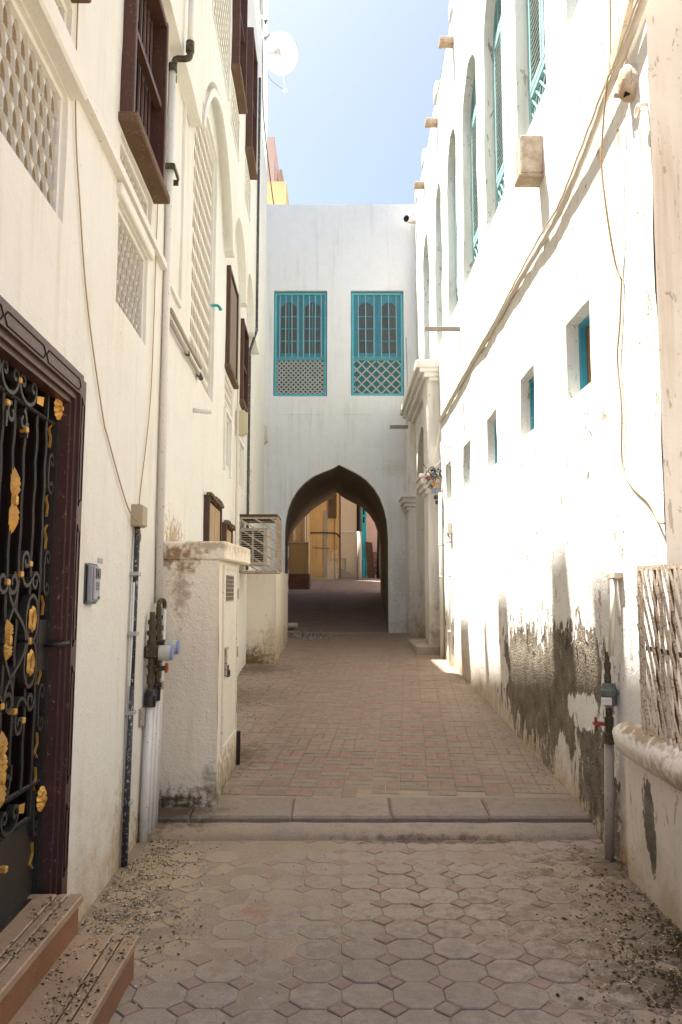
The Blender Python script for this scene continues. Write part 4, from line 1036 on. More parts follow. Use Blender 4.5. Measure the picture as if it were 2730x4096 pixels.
for i in range(6):
    y = Y0 + (Y1 - Y0) * (i + .5) / 6; b = B(); b.bar((X1 + .016, y - .05, Z1), (X1 + .016, y + .05, Z0), .016); t.part('bar', b, M['rust'])
    b = B(); b.bar((X0, y, Z0 - .014), (X1, y + .04, Z0 - .014), .016); t.part('bar', b, M['rust'])
b = B(); b.box(X0 - .02, X1 + .01, Y0 - .02, Y1, Z1 + .016, Z1 + .05); t.part('tin_cover', b, M['rustd'])
t = Thing('air_conditioner', 'dusty beige air conditioner unit inside the rusty cage', 'air conditioner', FW, (-1.2, 11.0, 1.9))
b = B(); b.cbox(-1.42, -1.0, 10.88, 11.4, 1.85, 2.36, .012); t.part('casing', b, M['ac'])
for (xa, xb) in ((-1.36, -1.22), (-1.19, -1.06)):
    b = B(); b.box(xa, xb, 10.873, 10.879, 1.9, 2.32); o = t.part('grille', b, M['acgrille'])
    b = B()
    for k in range(14): b.box(xa, xb, 10.868, 10.872, 1.91 + k * .03, 1.916 + k * .03)
    t.part('fins', b, M['ac'], parent=o)
# ------------------------------------------------------------------ archway building closing the lane
EB = Thing('archway_building', 'white house over a pointed archway with two teal windows, closing the lane', 'building', FE, (0, 0, 0))
left_arc = [(-1.20, 2.75), (-1.18, 3.0), (-1.135, 3.22), (-1.06, 3.42), (-.94, 3.62), (-.79, 3.79), (-.6, 3.93), (-.38, 4.03), (-.2, 4.10), (-.04, 4.19)]
right_arc = [(.14, 4.10), (.34, 4.0), (.54, 3.86), (.71, 3.68), (.84, 3.47), (.93, 3.22), (.985, 2.96), (1.01, 2.6)]
W1 = (-1.475, -.305, 5.69, 8.06); W2 = (.215, 1.375, 5.70, 8.06)
b = B()
b.wall(-1.75, 1.9, .2, 10.04, [hole(-1.20, 1.01, .3, 4.25, .15, arc=left_arc + right_arc, open_bottom=True), hole(*W1, d=.12), hole(*W2, d=.12)], .22, 0, .008, seed=21, rough=.005)
b.quad((-1.75, 0, 10.04), (1.9, 0, 10.04), (1.9, .36, 10.04), (-1.75, .36, 10.04))
EB.part('wall', b, M['end'], True)
b = B()
b.box(-6, 6, .36, 5.5, 4.95, 9.7)                      # rooms over the passage
b.box(-1.75, 1.9, .3, .36, 4.3, 10.03, skip='f')
for x0, x1 in ((-6, -1.52), (1.16, 6)): b.box(x0, x1, .36, 5.2, -.2, 4.95)
EB.part('rooms', b, M['end'])
ra = [(-1.48, 2.7), (-1.43, 2.98), (-1.32, 3.2), (-1.16, 3.39), (-.98, 3.58), (-.79, 3.76), (-.55, 3.92), (-.3, 4.07), (-.12, 4.24)]
rb_ = [(.1, 4.07), (.33, 3.95), (.57, 3.83), (.78, 3.63), (.94, 3.39), (1.04, 3.1), (1.11, 2.7)]
def resamp(pl, n):
    P_ = [Vector((x, z)) for x, z in pl]; L_ = [0]
    for a_, b_ in zip(P_, P_[1:]): L_.append(L_[-1] + (b_ - a_).length)
    out_ = []
    for i in range(n + 1):
        t_ = L_[-1] * i / n; k = max(j for j in range(len(L_)) if L_[j] <= t_ + 1e-9); k = min(k, len(P_) - 2)
        out_.append(P_[k].lerp(P_[k + 1], (t_ - L_[k]) / (L_[k + 1] - L_[k])))
    return out_
fr_l = resamp([(-1.20, .2)] + left_arc, 24); fr_r = resamp([left_arc[-1]] + right_arc + [(1.01, .2)], 24)
re_l = resamp([(-1.48, .9)] + ra, 24); re_r = resamp([ra[-1]] + rb_ + [(1.11, .9)], 24)
A_ = fr_l + fr_r[1:]; C2 = re_l + re_r[1:]; b = B(); NS = 10; na = len(A_); vv = []
for j in range(NS + 1):
    f_ = j / NS
    for p_, q_ in zip(A_, C2):
        w_ = p_.lerp(q_, f_); vv.append((w_.x + .012 * mnoise.noise(Vector((w_.x * 2, f_ * 9, w_.y))), .15 + f_ * 5.06, w_.y + .012 * mnoise.noise(Vector((w_.x * 2, f_ * 9, w_.y + 7)))))
b.add(vv, [[j * na + i, j * na + i + 1, (j + 1) * na + i + 1, (j + 1) * na + i] for j in range(NS) for i in range(na - 1)])
EB.part('vault', b, M['dark_passage'], True)
b = B(); b.wall(-1.52, 1.16, .8, 4.95, [hole(-1.48, 1.11, 1.0, 4.30, .3, arc=ra + rb_, open_bottom=True)], .25, 5.2, .006, seed=23, rough=.004)
EB.part('rear_wall', b, M['dark_passage'], True)
b = B(); b.box(-6, -1.48, 5.2, 5.5, -.2, 4.95); b.box(1.11, 6, 5.2, 5.5, -.2, 4.95)
EB.part('rear_pier', b, M['end'])
def teal_window(w, fine):
    x0, x1, z0, z1 = w; f = .055; y = .045
    fr = B(); fr.cbox(x0 + .012, x0 + .012 + f, y, y + .07, z0 + .01, z1 - .03, .005); fr.cbox(x1 - .012 - f, x1 - .012, y, y + .07, z0 + .01, z1 - .03, .005)
    fr.cbox(x0 + .012 + f, x1 - .012 - f, y + .003, y + .067, z1 - .03 - f, z1 - .03, .005); fr.cbox(x0 + .012 + f, x1 - .012 - f, y + .003, y + .067, z0 + .01, z0 + .01 + f, .005)
    o = EB.part('window', fr, M['teal_lt'])
    zm = 6.55; xa, xb = x0 + .012 + f, x1 - .012 - f; zt = z1 - .03 - f; zb = z0 + .01 + f
    bx = B(); bx.cbox(xa, xb, y + .02, y + .06, zm - .045, zm + .045, .004); EB.part('mid_rail', bx, M['teal_lt'], parent=o)
    bk = B(); bk.quad((x0, .119, z0), (x1, .119, z0), (x1, .119, z1), (x0, .119, z1)); EB.part('back', bk, M['pane'], parent=o)
    xm = (xa + xb) / 2; gap = .004
    for s, (la, lb) in enumerate(((xa + .004, xm - gap), (xm + gap, xb - .004))):
        lf = B(); st = .085; yl = y + .03; zl0, zl1 = zm + .05, zt - .004
        lf.box(la, la + st, yl, yl + .03, zl0, zl1); lf.box(lb - st, lb, yl, yl + .03, zl0, zl1); lf.box(la + st, lb - st, yl + .001, yl + .029, zl0, zl0 + .07)
        # arched head of the leaf
        pa, pb = la + st, lb - st; arc = [(pa + (pb - pa) * k / 8, zl1 - .26 + .11 * math.sin(math.pi * k / 8)) for k in range(9)]
        lf.band(arc, [(x, zl1) for x, z in arc], yl + .001, yl + .029)
        for k in range(1, 4):
            zz = zl0 + .07 + (zl1 - .2 - zl0 - .07) * k / 4; lf.box(pa, pb, yl + .004, yl + .026, zz - .014, zz + .014)
        lf.box((pa + pb) / 2 - .012, (pa + pb) / 2 + .012, yl + .006, yl + .024, zl0 + .07, zl1 - .16)
        lo = EB.part('leaf', lf, M['teal'], parent=o)
        for k in range(4):
            za = zl0 + .07 + (zl1 - .2 - zl0 - .07) * k / 4; zz = za + (zl1 - .2 - zl0 - .07) / 4 + (.08 if k == 3 else 0)
            for (ga, gb) in ((pa, (pa + pb) / 2), ((pa + pb) / 2, pb)):
                broken = (s == 1 and k == 2 and ga == pa and not fine) or (s == 0 and k == 0 and ga == pa and not fine)
                if broken: continue
                pn = B(); yy = yl + .014 + random.uniform(-.002, .002); pn.quad((ga, yy, za), (gb, yy + random.uniform(-.003, .003), za), (gb, yy, zz), (ga, yy, zz))
                EB.part('pane', pn, M['pane_glass'], parent=o)
    nb = 8 if fine else 6
    for k in range(nb):
        x = xa + (xb - xa) * (k + .5 + (0 if fine else random.uniform(-.1, .1))) / nb
        if abs(x - xm) < .03 and not fine: continue
        br = B(); br.cyl((x + random.uniform(-.012, .012), y + .012, zm + .02), (x, y + .012, zt), .0095, 6); EB.part('bar', br, M['wire_bar'], parent=o)
    # diagonal lattice below: one lath per piece
    la, lb, lz0, lz1 = xa, xb, zb, zm - .045; W_, H_ = lb - la, lz1 - lz0; pit = .105 if fine else .215; lw = .03 if fine else .032
    if not fine:
        bk = B(); bk.quad((la, y + .062, lz0), (lb, y + .062, lz0), (lb, y + .062, lz1), (la, y + .062, lz1)); EB.part('board', bk, M['pane_teal'], parent=o)
    for sg in (1, -1):
        c = -W_ - H_
        k = 0
        while c < W_ + H_:
            pts = []
            # line x - sg*z = const inside the rectangle
            for zz in (0, H_):
                xx = c + sg * zz
                if 0 <= xx <= W_: pts.append((xx, zz))
            for xx in (0, W_):
                zz = (xx - c) / sg
                if 0 < zz < H_: pts.append((xx, zz))
            if len(pts) >= 2 and (Vector(pts[0]) - Vector(pts[1])).length > .04:
                p_, q_ = pts[0], pts[1]; yy = y + .024 + (.007 if sg > 0 else 0)
                lt = B(); lt.bar((la + p_[0], yy, lz0 + p_[1]), (la + q_[0], yy, lz0 + q_[1]), .006, lw, up=(0, 1, 0) if False else (0, 0, 1))
                EB.part('lath', lt, M['lath'], parent=o)
            c += pit; k += 1
    nt = B(); yn = y + .006; nt.quad((xa, yn, zb), (xb, yn, zb), (xb, yn, zt), (xa, yn, zt)); EB.part('insect_screen', nt, M['netting'], parent=o)
M['pane_glass'] = flat('dusty_window_glass', (.075, .065, .055), .25, 0, .6)
teal_window(W1, True); teal_window(W2, False)
b = B(); b.box(-1.45, 1.45, -.006, .004, 5.283, 5.297); EB.part('crack_line', b, M['stain_white'])
b = B(); b.tube(smooth_path([(1.42, -.02, 7.0), (1.44, -.02, 6.2), (1.43, -.02, 5.4), (1.41, -.02, 4.6), (1.40, -.02, 4.1)], 5), .006, 4); b.tube(smooth_path([(1.40, -.02, 4.1), (1.45, -.03, 3.75), (1.5, -.04, 3.7), (1.55, -.1, 3.66), (1.62, -.2, 3.7)], 5), .006, 4)
single('loose_wire', b, M['cablek'], 'thin dark wire hanging down the archway wall beside the right teal window', 'wire', FE, (1.4, 0, 4.1))
# rubble and a can at the left foot of the archway
t = Thing('broken_step', 'broken concrete step lying at the left foot of the archway', 'step', FW, (-1.0, 16.4, gz(16.4)))
b = B(); b.cbox(-1.3, -.98, 16.55, 16.98, gz(16.5) - .05, gz(16.5) + .17, .02); t.part('block', b, M['stone'])
b = B(); b.cbox(-1.15, -.78, 15.95, 16.4, gz(16.2) - .05, gz(16.2) + .12, .025); t.part('block', b, M['stone'])
b = B(); b.lathe([(.0, -.11), (.06, -.11), (.06, .1), (.055, .11), (0, .11)], (-1.0, 16.48, gz(16.4) + .2), 'x', 14)
single('paint_can', b, M['pipeg'], 'small pale can lying on the broken step at the archway', 'can', FW, (-1.0, 16.5, gz(16.4) + .14))

# ------------------------------------------------------------------ beyond the archway
t = Thing('plinth_wall', 'low ochre wall end with a dark base just behind the archway', 'wall', FW, (-1.25, 23.6, 1.45))
b = B(); b.cbox(-2.4, -.93, 23.6, 24.6, 1.2, 1.95, .01); t.part('dark_base', b, M['rubble'])
b = B(); b.cbox(-2.4, -.945, 23.62, 24.6, 1.95, 2.02, .006); t.part('band', b, M['ochre2'])
b = B(); b.cbox(-2.4, -.96, 23.64, 24.6, 2.02, 2.86, .01); t.part('wall', b, M['ochre2'])
b = B(); b.cbox(-2.4, -.95, 23.62, 24.6, 2.862, 2.9, .006); t.part('cap', b, M['pale'])
t = Thing('ochre_house', 'dusty ochre house corner with a water pipe behind the low wall', 'house', FW, (-1.6, 24.7, 1.6))
b = B(); b.wall(-4, -1.12, 1.2, 13.5, [], .3, 24.7, .01, seed=31); b.quad((-1.12, 24.7, 1.2), (-1.12, 28.2, 1.2), (-1.12, 28.2, 13.5), (-1.12, 24.7, 13.5)); t.part('wall', b, M['ochre2'], False)
b = B(); b.box(-4, -1.62, 22.52, 24.69, 1.0, 13.5); t.part('sun_blocker', b, M['ochre2'])  # added out of view to block the sun from the ground behind the archway
b = B(); b.quad((-4, 24.7, 13.5), (-1.12, 24.7, 13.5), (-1.12, 28.2, 13.5), (-4, 28.2, 13.5)); t.part('roof', b, M['pale'])
b = B(); b.cbox(-1.5, -1.42, 24.62, 24.7, 1.4, 7.5, .01); t.part('corner_pilaster', b, M['pale'])
b = B(); b.tube([(-1.16, 24.64, 7), (-1.16, 24.64, 2.0)], .02, 6); b.tube([(-1.06, 24.64, 7), (-1.06, 24.64, 1.9)], .018, 6); t.part('pipe', b, M['pipeg'])
b = B(); b.lathe([(.0, -.16), (.07, -.15), (.07, -.03)], (-1.08, 24.64, 2.75), 'y', 12); b.cbox(-1.14, -1.0, 24.56, 24.66, 2.62, 2.72, .01); t.part('meter', b, M['meter_w'])
t = Thing('orange_house', 'stained orange house with a grey repaired crack and a wooden window past the archway', 'house', FW, (-.55, 28.2, 1.8))
b = B(); b.wall(-1.6, -.06, 1.3, 6.9, [hole(-.44, -.18, 4.0, 5.6, .15)], .3, 28.2, .015, seed=33); b.quad((-.06, 28.2, 1.3), (-.06, 29.4, 1.3), (-.06, 29.4, 6.9), (-.06, 28.2, 6.9)); t.part('wall', b, M['ochre'], False)
b = B(); b.quad((-1.6, 28.2, 6.9), (-.06, 28.2, 6.9), (-.06, 29.4, 6.9), (-1.6, 29.4, 6.9)); t.part('roof', b, M['pale'])
b = B(); b.cbox(-.22, -.02, 28.14, 28.22, 1.6, 6.8, .02); t.part('corner_pilaster', b, M['ochre'])
b = B(); b.box(-.46, -.16, 28.14, 28.25, 4.0, 4.06); b.box(-.46, -.42, 28.14, 28.25, 4.06, 5.6); b.box(-.20, -.16, 28.14, 28.25, 4.06, 5.6); b.box(-.42, -.2, 28.22, 28.26, 4.06, 5.6); b.box(-.335, -.285, 28.16, 28.24, 4.5, 5.6); t.part('window', b, M['woodw'])
b = B(); zz = [1.95 + i * .1 for i in range(24)]
inn_ = [(-.62 + .035 * mnoise.noise(Vector((z * 3, 1, 1))), z) for z in zz]; ou_ = [(-.48 + .04 * mnoise.noise(Vector((z * 3, 5, 2))), z) for z in zz]
b.band(ou_, inn_, 28.17, 28.2); t.part('crack_repair', b, M['stone'])
b = B(); b.tube(smooth_path([(-1.1, 28.14, 3.48), (-.3, 28.13, 3.47), (-.12, 28.12, 3.42), (-.03, 28.1, 3.3)], 5), .022, 6); b.tube([(-.03, 28.1, 5.6), (-.03, 28.1, 1.9)], .02, 6); b.tube([(-1.0, 28.15, 2.95), (-.4, 28.15, 2.93)], .012, 5); t.part('pipe', b, M['plast_blk'])
t = Thing('pale_house', 'pale plaster house wall left of the dark pole, seen through the archway', 'house', FW, (.3, 29.4, 2.0))
b = B(); b.wall(-.3, .60, 1.4, 7.0, [], .3, 29.4, .01, seed=35); b.quad((.60, 29.4, 1.4), (.60, 31.5, 1.4), (.60, 31.5, 7.0), (.60, 29.4, 7.0)); t.part('wall', b, M['pale'], True)
b = B(); b.box(-.04, .5, 29.33, 29.38, 3.58, 3.64); t.part('tube_light', b, M['pipe'])
b = B(); b.tube([(-.02, 29.34, 2.62), (.18, 29.3, 2.62), (.18, 29.3, 1.9)], .022, 6); b.lathe([(0, -.1), (.05, -.09), (.05, 0)], (-.02, 29.36, 2.6), 'y', 10); t.part('pipe', b, M['pipeg'])
t = Thing('utility_pole', 'grey pole with a black painted top standing in the street past the archway', 'pole', FW, (.62, 27.6, gz(27.6)))
b = B(); b.cyl((.63, 27.6, gz(27.6) - .1), (.63, 27.6, 3.5), .085, 10); t.part('lower_pole', b, M['pipeg'], True)
b = B(); b.cyl((.63, 27.6, 3.5), (.63, 27.6, 7.5), .09, 10); t.part('upper_pole', b, M['plast_blk'], True)
t = Thing('turquoise_gate', 'turquoise metal gate panel edge beside the grey pole', 'gate', FW, (.85, 29.0, 2.0))
b = B(); b.cbox(.70, .93, 29.0, 29.08, 1.7, 4.6, .01); t.part('panel', b, M['turq'])
for z in (3.9, 4.2): b = B(); b.box(.80, .86, 28.992, 29.0, z, z + .22); t.part('slot', b, M['dark'])
b = B(); b.tube([(.8, 28.9, 1.9), (.8, 28.9, 2.5), (.75, 28.9, 2.6)], .06, 8); t.part('pipe', b, M['turq'])
t = Thing('pink_house', 'faded pink house wall over a rubble base at the end of the street', 'house', FW, (1.6, 31, 2.1))
b = B(); b.wall(.9, 4.2, 1.4, 8.0, [], .4, 31, .012, seed=37); t.part('wall', b, M['pink'], True)
b = B(); b.box(.9, 4.2, 31.02, 33, 1.4, 8.0); t.part('mass', b, M['pink'])
RB = Thing('rubble_wall', 'heap of red brown rubble stones below the pink wall', 'rubble', FW, (1.3, 30, 2.0))
random.seed(3)
st_ = B(); n = 7
pts = [(math.cos(2 * math.pi * k / n), math.sin(2 * math.pi * k / n)) for k in range(n)]
st_.add([(x, y, 0) for x, y in pts] + [(x * .8, y * .85, .7) for x, y in pts] + [(x * .3, y * .4, 1) for x, y in pts], [[i, (i + 1) % n, n + (i + 1) % n, n + i] for i in range(n)] + [[n + i, n + (i + 1) % n, 2 * n + (i + 1) % n, 2 * n + i] for i in range(n)] + [[2 * n + i for i in range(n)]])
stm = template('stone', st_, M['rubble'], True)
for r in range(7):
    for c in range(9):
        RB.inst('stone', stm, (.95 + c * .15 + random.uniform(-.04, .04), 30.2 + r * .03 + random.uniform(0, .1), 1.95 + r * .14 - c * .01), None, (random.uniform(1.2, 1.9), random.uniform(-.4, .4), random.uniform(0, 3)), (random.uniform(.07, .1), random.uniform(.06, .085), random.uniform(.1, .16)))
b = B(); b.box(.9, 2.3, 30.32, 30.9, 1.5, 2.9); RB.part('core', b, M['rubble'])
t = Thing('dark_board', 'dark rusty board leaning beside the turquoise gate', 'board', FW, (.95, 28.6, 2.0))
b = B(); b.prism([(.96, 1.85), (1.22, 1.85), (1.12, 3.15), (.86, 3.2)], 28.6, 28.65); t.part('board', b, M['rustd'])
b = B(); b.cyl((1.32, 28.3, gz(28.3) - .1), (1.42, 28.3, 6), .075, 8)
single('black_pole', b, M['plast_blk'], 'slim black pole in front of the pink wall past the archway', 'pole', FW, (1.32, 28.3, gz(28.3)), True)
b = B(); b.cbox(-1.15, -.25, 27.2, 27.9, gz(27.5) - .1, gz(27.5) + .06, .02)
single('stone_slab', b, M['stone'], 'flat stone slab lying at the foot of the orange house', 'slab', FW, (-.7, 27.5, gz(27.5)))
b = B(); b.prism([(-.1, 1.7), (.62, 1.7), (.5, 1.95), (.3, 2.1), (.05, 2.22), (-.1, 2.3)], 28.95, 29.3)
single('sand_pile', b, M['stone'], 'small heap of sand against the pale house wall', 'heap', FW, (.2, 29.1, 1.9))
# pink building rising far behind
t = Thing('pink_tower', 'pink apartment tower with orange balconies rising behind the white house', 'building', FW, (-5, 45, 3))
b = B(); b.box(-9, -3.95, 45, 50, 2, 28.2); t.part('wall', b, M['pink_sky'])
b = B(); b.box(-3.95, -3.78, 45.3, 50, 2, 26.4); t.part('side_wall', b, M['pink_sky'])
for (xa, xb, zt) in ((-3.78, -3.66, 25.6), (-3.66, -3.50, 26.3), (-3.5, -3.42, 25.9)):
    b = B(); b.cbox(xa, xb, 45.2, 46, 20, zt, .03); t.part('balcony', b, flat('orange_balcony_paint', (.62, .44, .28), .7))
# ------------------------------------------------------------------ white building on the right (local x runs towards the camera: x = -distance)
RBD = Thing('white_building', 'tall white flaking building with arched teal windows along the right side', 'building', FR, (0, 0, 0))
small = [(-5.52, -4.995, 2.86, 3.41), (-7.02, -6.495, 2.86, 3.405), (-8.69, -8.10, 2.83, 3.40), (-10.42, -9.86, 2.86, 3.40), (-12.2, -11.6, 2.87, 3.42)]
upper = [(-5.3, -4.3, 5.45, 8.10), (-6.89, -5.875, 5.45, 8.12), (-8.49, -7.48, 5.43, 8.15), (-10.08, -9.0, 5.45, 8.18), (-11.62, -10.71, 5.5, 8.22), (-13.25, -12.37, 5.53, 8.27), (-15.3, -14.3, 5.58, 8.3)]
holes = [hole(*s, d=.14) for s in small] + [hole(x0, x1, z0, z1 + .03, .26, arc=rarch(x0, x1, z1 - .5, z1)) for x0, x1, z0, z1 in upper] + [hole(-16.2, -13.72, .3, 4.75, .55, arc=parch(-16.2, -13.72, 3.45, 4.65), open_bottom=True)]
b = B(); b.wall(-17.0, -3.9, -.1, 9.85, holes, .2, 0, .012, seed=41, rough=.008)
RBD.part('wall', b, M['right'], True)
b = B(); b.box(-17.0, -3.91, .55, 6, -.1, 9.85); b.quad((-3.9, 0, -.1), (-3.9, .9, -.1), (-3.9, .9, 9.85), (-3.9, 0, 9.85)); b.quad((-17, 0, 9.85), (-3.9, 0, 9.85), (-3.9, .56, 9.85), (-17, .56, 9.85)); RBD.part('mass', b, M['bay'])
b = B()
for s in small: b.quad((s[0] - .02, .136, s[2] - .02), (s[1] + .02, .136, s[2] - .02), (s[1] + .02, .136, s[3] + .02), (s[0] - .02, .136, s[3] + .02))
RBD.part('screen', b, M['brownscreen'])
for s in small:
    fr = B(); f = .035
    fr.box(s[0] - .01, s[0] + f, .09, .132, s[2], s[3]); fr.box(s[1] - f, s[1] + .01, .09, .132, s[2], s[3]); fr.box(s[0] + f, s[1] - f, .093, .13, s[3] - f, s[3]); fr.box(s[0] + f, s[1] - f, .093, .13, s[2], s[2] + f)
    RBD.part('window', fr, M['teal'])
for k, (x0, x1, z0, z1) in enumerate(upper):
    y = .11; f = .05; fr = B(); zs = z1 - .5
    fr.cbox(x0 - .005, x0 + f, y, y + .06, z0, zs, .005); fr.cbox(x1 - f, x1 + .005, y, y + .06, z0, zs, .005); fr.box(x0 + f, x1 - f, y + .003, y + .057, z0, z0 + f)
    fr.box(x0 + f, x1 - f, y + .003, y + .057, zs - .04, zs + .03); fr.band(rarch(x0 + f, x1 - f, zs + .03, z1 - f), rarch(x0 - .004, x1 + .004, zs + .03, z1 + .004), y + .002, y + .058)
    fr.box((x0 + x1) / 2 - .02, (x0 + x1) / 2 + .02, y + .004, y + .056, z0 + f + .5, zs - .04)
    o = RBD.part('window', fr, M['teal_pale'])
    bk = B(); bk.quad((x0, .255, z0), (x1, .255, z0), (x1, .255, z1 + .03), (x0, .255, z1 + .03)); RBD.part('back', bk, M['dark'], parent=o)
    # lattice apron below, louvred shutters above, glazing bars in the head
    lz1 = z0 + f + .48
    bx = B(); bx.box(x0 + f, x1 - f, y + .004, y + .056, lz1 - .03, lz1 + .03); RBD.part('mid_rail', bx, M['teal_pale'], parent=o)
    jb = B(); n = 7
    for i in range(-n, n):
        for sg in (1, -1):
            w_ = x1 - x0 - 2 * f; hgt = lz1 - z0 - f; c = i * .14
            p_ = []
            for zz in (0, hgt):
                xx = c + sg * zz + (w_ / 2)
                if 0 <= xx <= w_: p_.append((xx, zz))
            for xx in (0, w_):
                zz = (xx - w_ / 2 - c) * sg
                if 0 < zz < hgt: p_.append((xx, zz))
            if len(p_) >= 2: jb.bar((x0 + f + p_[0][0], y + .02 + .006 * sg, z0 + f + p_[0][1]), (x0 + f + p_[1][0], y + .02 + .006 * sg, z0 + f + p_[1][1]), .006, .02)
    RBD.part('lattice', jb, M['teal_pale'], parent=o)
    for (la, lb) in ((x0 + f, (x0 + x1) / 2 - .02), ((x0 + x1) / 2 + .02, x1 - f)):
        sh = B(); sh.box(la, la + .05, y + .0, y + .04, lz1 + .03, zs - .05); sh.box(lb - .05, lb, y + .0, y + .04, lz1 + .03, zs - .05); sh.box(la + .05, lb - .05, y + .001, y + .039, lz1 + .03, lz1 + .09); sh.box(la + .05, lb - .05, y + .001, y + .039, zs - .11, zs - .05)
        so = RBD.part('shutter', sh, M['teal_pale'], parent=o)
        nl = 24; 
        lz = [lz1 + .12 + (zs - .14 - lz1 - .12) * i / nl for i in range(nl + 1)]
        if k <= 3:
            for z in lz:
                sb = B(); sb.add([(la + .05, y + .005, z - .022), (lb - .05, y + .005, z - .022), (lb - .05, y + .035, z + .022), (la + .05, y + .035, z + .022), (la + .05, y + .012, z - .026), (lb - .05, y + .012, z - .026), (lb - .05, y + .042, z + .018), (la + .05, y + .042, z + .018)], [[0, 1, 2, 3], [7, 6, 5, 4], [0, 4, 5, 1], [2, 6, 7, 3], [1, 5, 6, 2], [3, 7, 4, 0]])
                RBD.part('slat', sb, M['slat'], parent=o)
        else:
            sb = B()
            for z in lz: sb.quad((la + .05, y + .005, z - .022), (lb - .05, y + .005, z - .022), (lb - .05, y + .035, z + .022), (la + .05, y + .035, z + .022))
            RBD.part('slats', sb, M['slat'], parent=o, stuff=True)
    for q_ in (-.5, 0, .5): hb = B(); xx = (x0 + x1) / 2 + q_ * (x1 - x0) * .5; hb.box(xx - .014, xx + .014, y + .01, y + .05, zs + .03, z1 - .02 - abs(q_) * .14); RBD.part('glazing_bar', hb, M['teal_pale'], parent=o)
# parapet upstands and rain spouts
for s in (10.9, 12.9, 15.0, 16.5):
    b = B(); b.cbox(-s - .16, -s + .16, -.03, .3, 9.845, 10.12, .03); RBD.part('upstand', b, M['right'])
def spout(x, z, ln=.22, w=.17, label=''):
    t = Thing('rain_spout', label, 'rain spout', FR, (x, 0, z), 'plastered rain spouts')
    b = B(); b.cbox(x - w / 2, x + w / 2, -ln, .02, z - .02, z + .02, .006); b.cbox(x - w / 2, x - w / 2 + .035, -ln + .002, .02, z + .02, z + .08, .006); b.cbox(x + w / 2 - .035, x + w / 2, -ln + .002, .02, z + .02, z + .08, .006)
    t.part('trough', b, M['right'])
for s, l in ((10.8, 'second white rain spout from the front, high on the right parapet'), (12.8, 'third white rain spout along the right parapet'), (14.9, 'fourth white rain spout along the right parapet')):
    spout(-s, 9.35, .2, .14, l)
t = Thing('roof_drain_pipe', 'short round drain pipe with a dark mouth at the far roof corner', 'pipe', FR, (-16.7, 0, 9.5))
b = B(); b.tube([(-16.75, .02, 9.55), (-16.72, -.12, 9.54), (-16.6, -.22, 9.52)], .075, 12, False); t.part('pipe', b, M['pipe'], True)
b = B(); b.lathe([(0, 0), (.066, 0)], (-16.61, -.215, 9.52), 'x', 12); t.part('mouth', b, M['plast_blk'])
b = B(); b.cbox(-6.17, -5.99, -.185, .02, 4.80, 5.12, .012); b.cbox(-6.17, -5.99, -.20, .02, 4.77, 4.80, .006)
single('box_spout', b, M['stain_white'], 'square cream box spout jutting from the sunlit right wall', 'rain spout', FR, (-6.08, 0, 4.8))
b = B(); b.cbox(-10.56, -10.5, -.48, .02, 5.02, 5.07, .004); b.cyl((-10.497, -.1, 5.045), (-10.495, -.1, 5.045), .008, 6)
single('grey_board', b, M['greywood'], 'weathered grey board jutting from the right wall below the upper windows', 'board', FR, (-10.53, 0, 5.04))
b = B(); b.cbox(-16.35, -16.29, -.62, .02, 4.84, 4.91, .004)
single('grey_board', b, M['greywood'], 'weathered grey board jutting out beside the archway wall', 'board', FR, (-16.3, 0, 4.87))
# long diagonal cable with painted bundle
def cable_pts(pts, n=6): return smooth_path(pts, n)
def bumpy(pts, a=.0012):
    return [(p.x, p.y + a * math.sin(i * 1.7), p.z + a * math.cos(i * 2.3)) for i, p in enumerate(pts)]
cz = [(-12.7, -.02, 4.20), (-11.6, -.02, 4.23), (-9.1, -.02, 4.24), (-7.9, -.02, 4.23), (-6.83, -.025, 4.245), (-5.9, -.03, 4.23), (-5.44, -.03, 4.235), (-4.9, -.035, 4.31), (-4.34, -.045, 4.42), (-4.19, -.04, 4.46), (-3.81, -.04, 4.56), (-3.5, -.04, 4.75)]
b = B(); b.tube(bumpy(smooth_path(cz, 9)), .021, 6)
single('cable_bundle', b, M['cablew'], 'thick paint-covered cable bundle running along the sunlit right wall', 'cable', FR, (-12.7, 0, 4.2), True)
b = B(); b.tube(bumpy(smooth_path([(x, y - .02, z + .035 + .012 * math.sin(x * 5)) for x, y, z in cz], 9), .002), .009, 5)
single('thin_cable', b, M['cablew'], 'thin cable tied along the thick bundle on the right wall', 'cable', FR, (-12.7, 0, 4.2), True)
b = B(); b.tube(smooth_path([(-4.31, -.03, 5.4), (-4.3, -.05, 4.6), (-4.30, -.08, 4.4), (-4.36, -.1, 4.0), (-4.34, -.09, 3.7), (-4.37, -.04, 3.4), (-4.34, -.02, 3.28)], 7), .006, 5)
single('loose_wire', b, M['cable'], 'loose brown wire dangling below the white siren box at the top right', 'wire', FR, (-4.33, 0, 3.3), True)
b = B(); b.tube(smooth_path([(-4.34, -.016, 3.28), (-4.40, -.012, 3.05), (-4.46, -.012, 2.85), (-4.42, -.012, 2.55), (-4.44, -.012, 2.25), (-4.3, -.014, 2.1), (-4.05, -.02, 1.98), (-3.92, -.03, 1.88), (-3.85, -.03, 1.86)], 7), .005, 5)
single('loose_wire', b, M['cable'], 'loose tan wire curving over the right wall towards its corner', 'wire', FR, (-4.3, 0, 2.0), True)
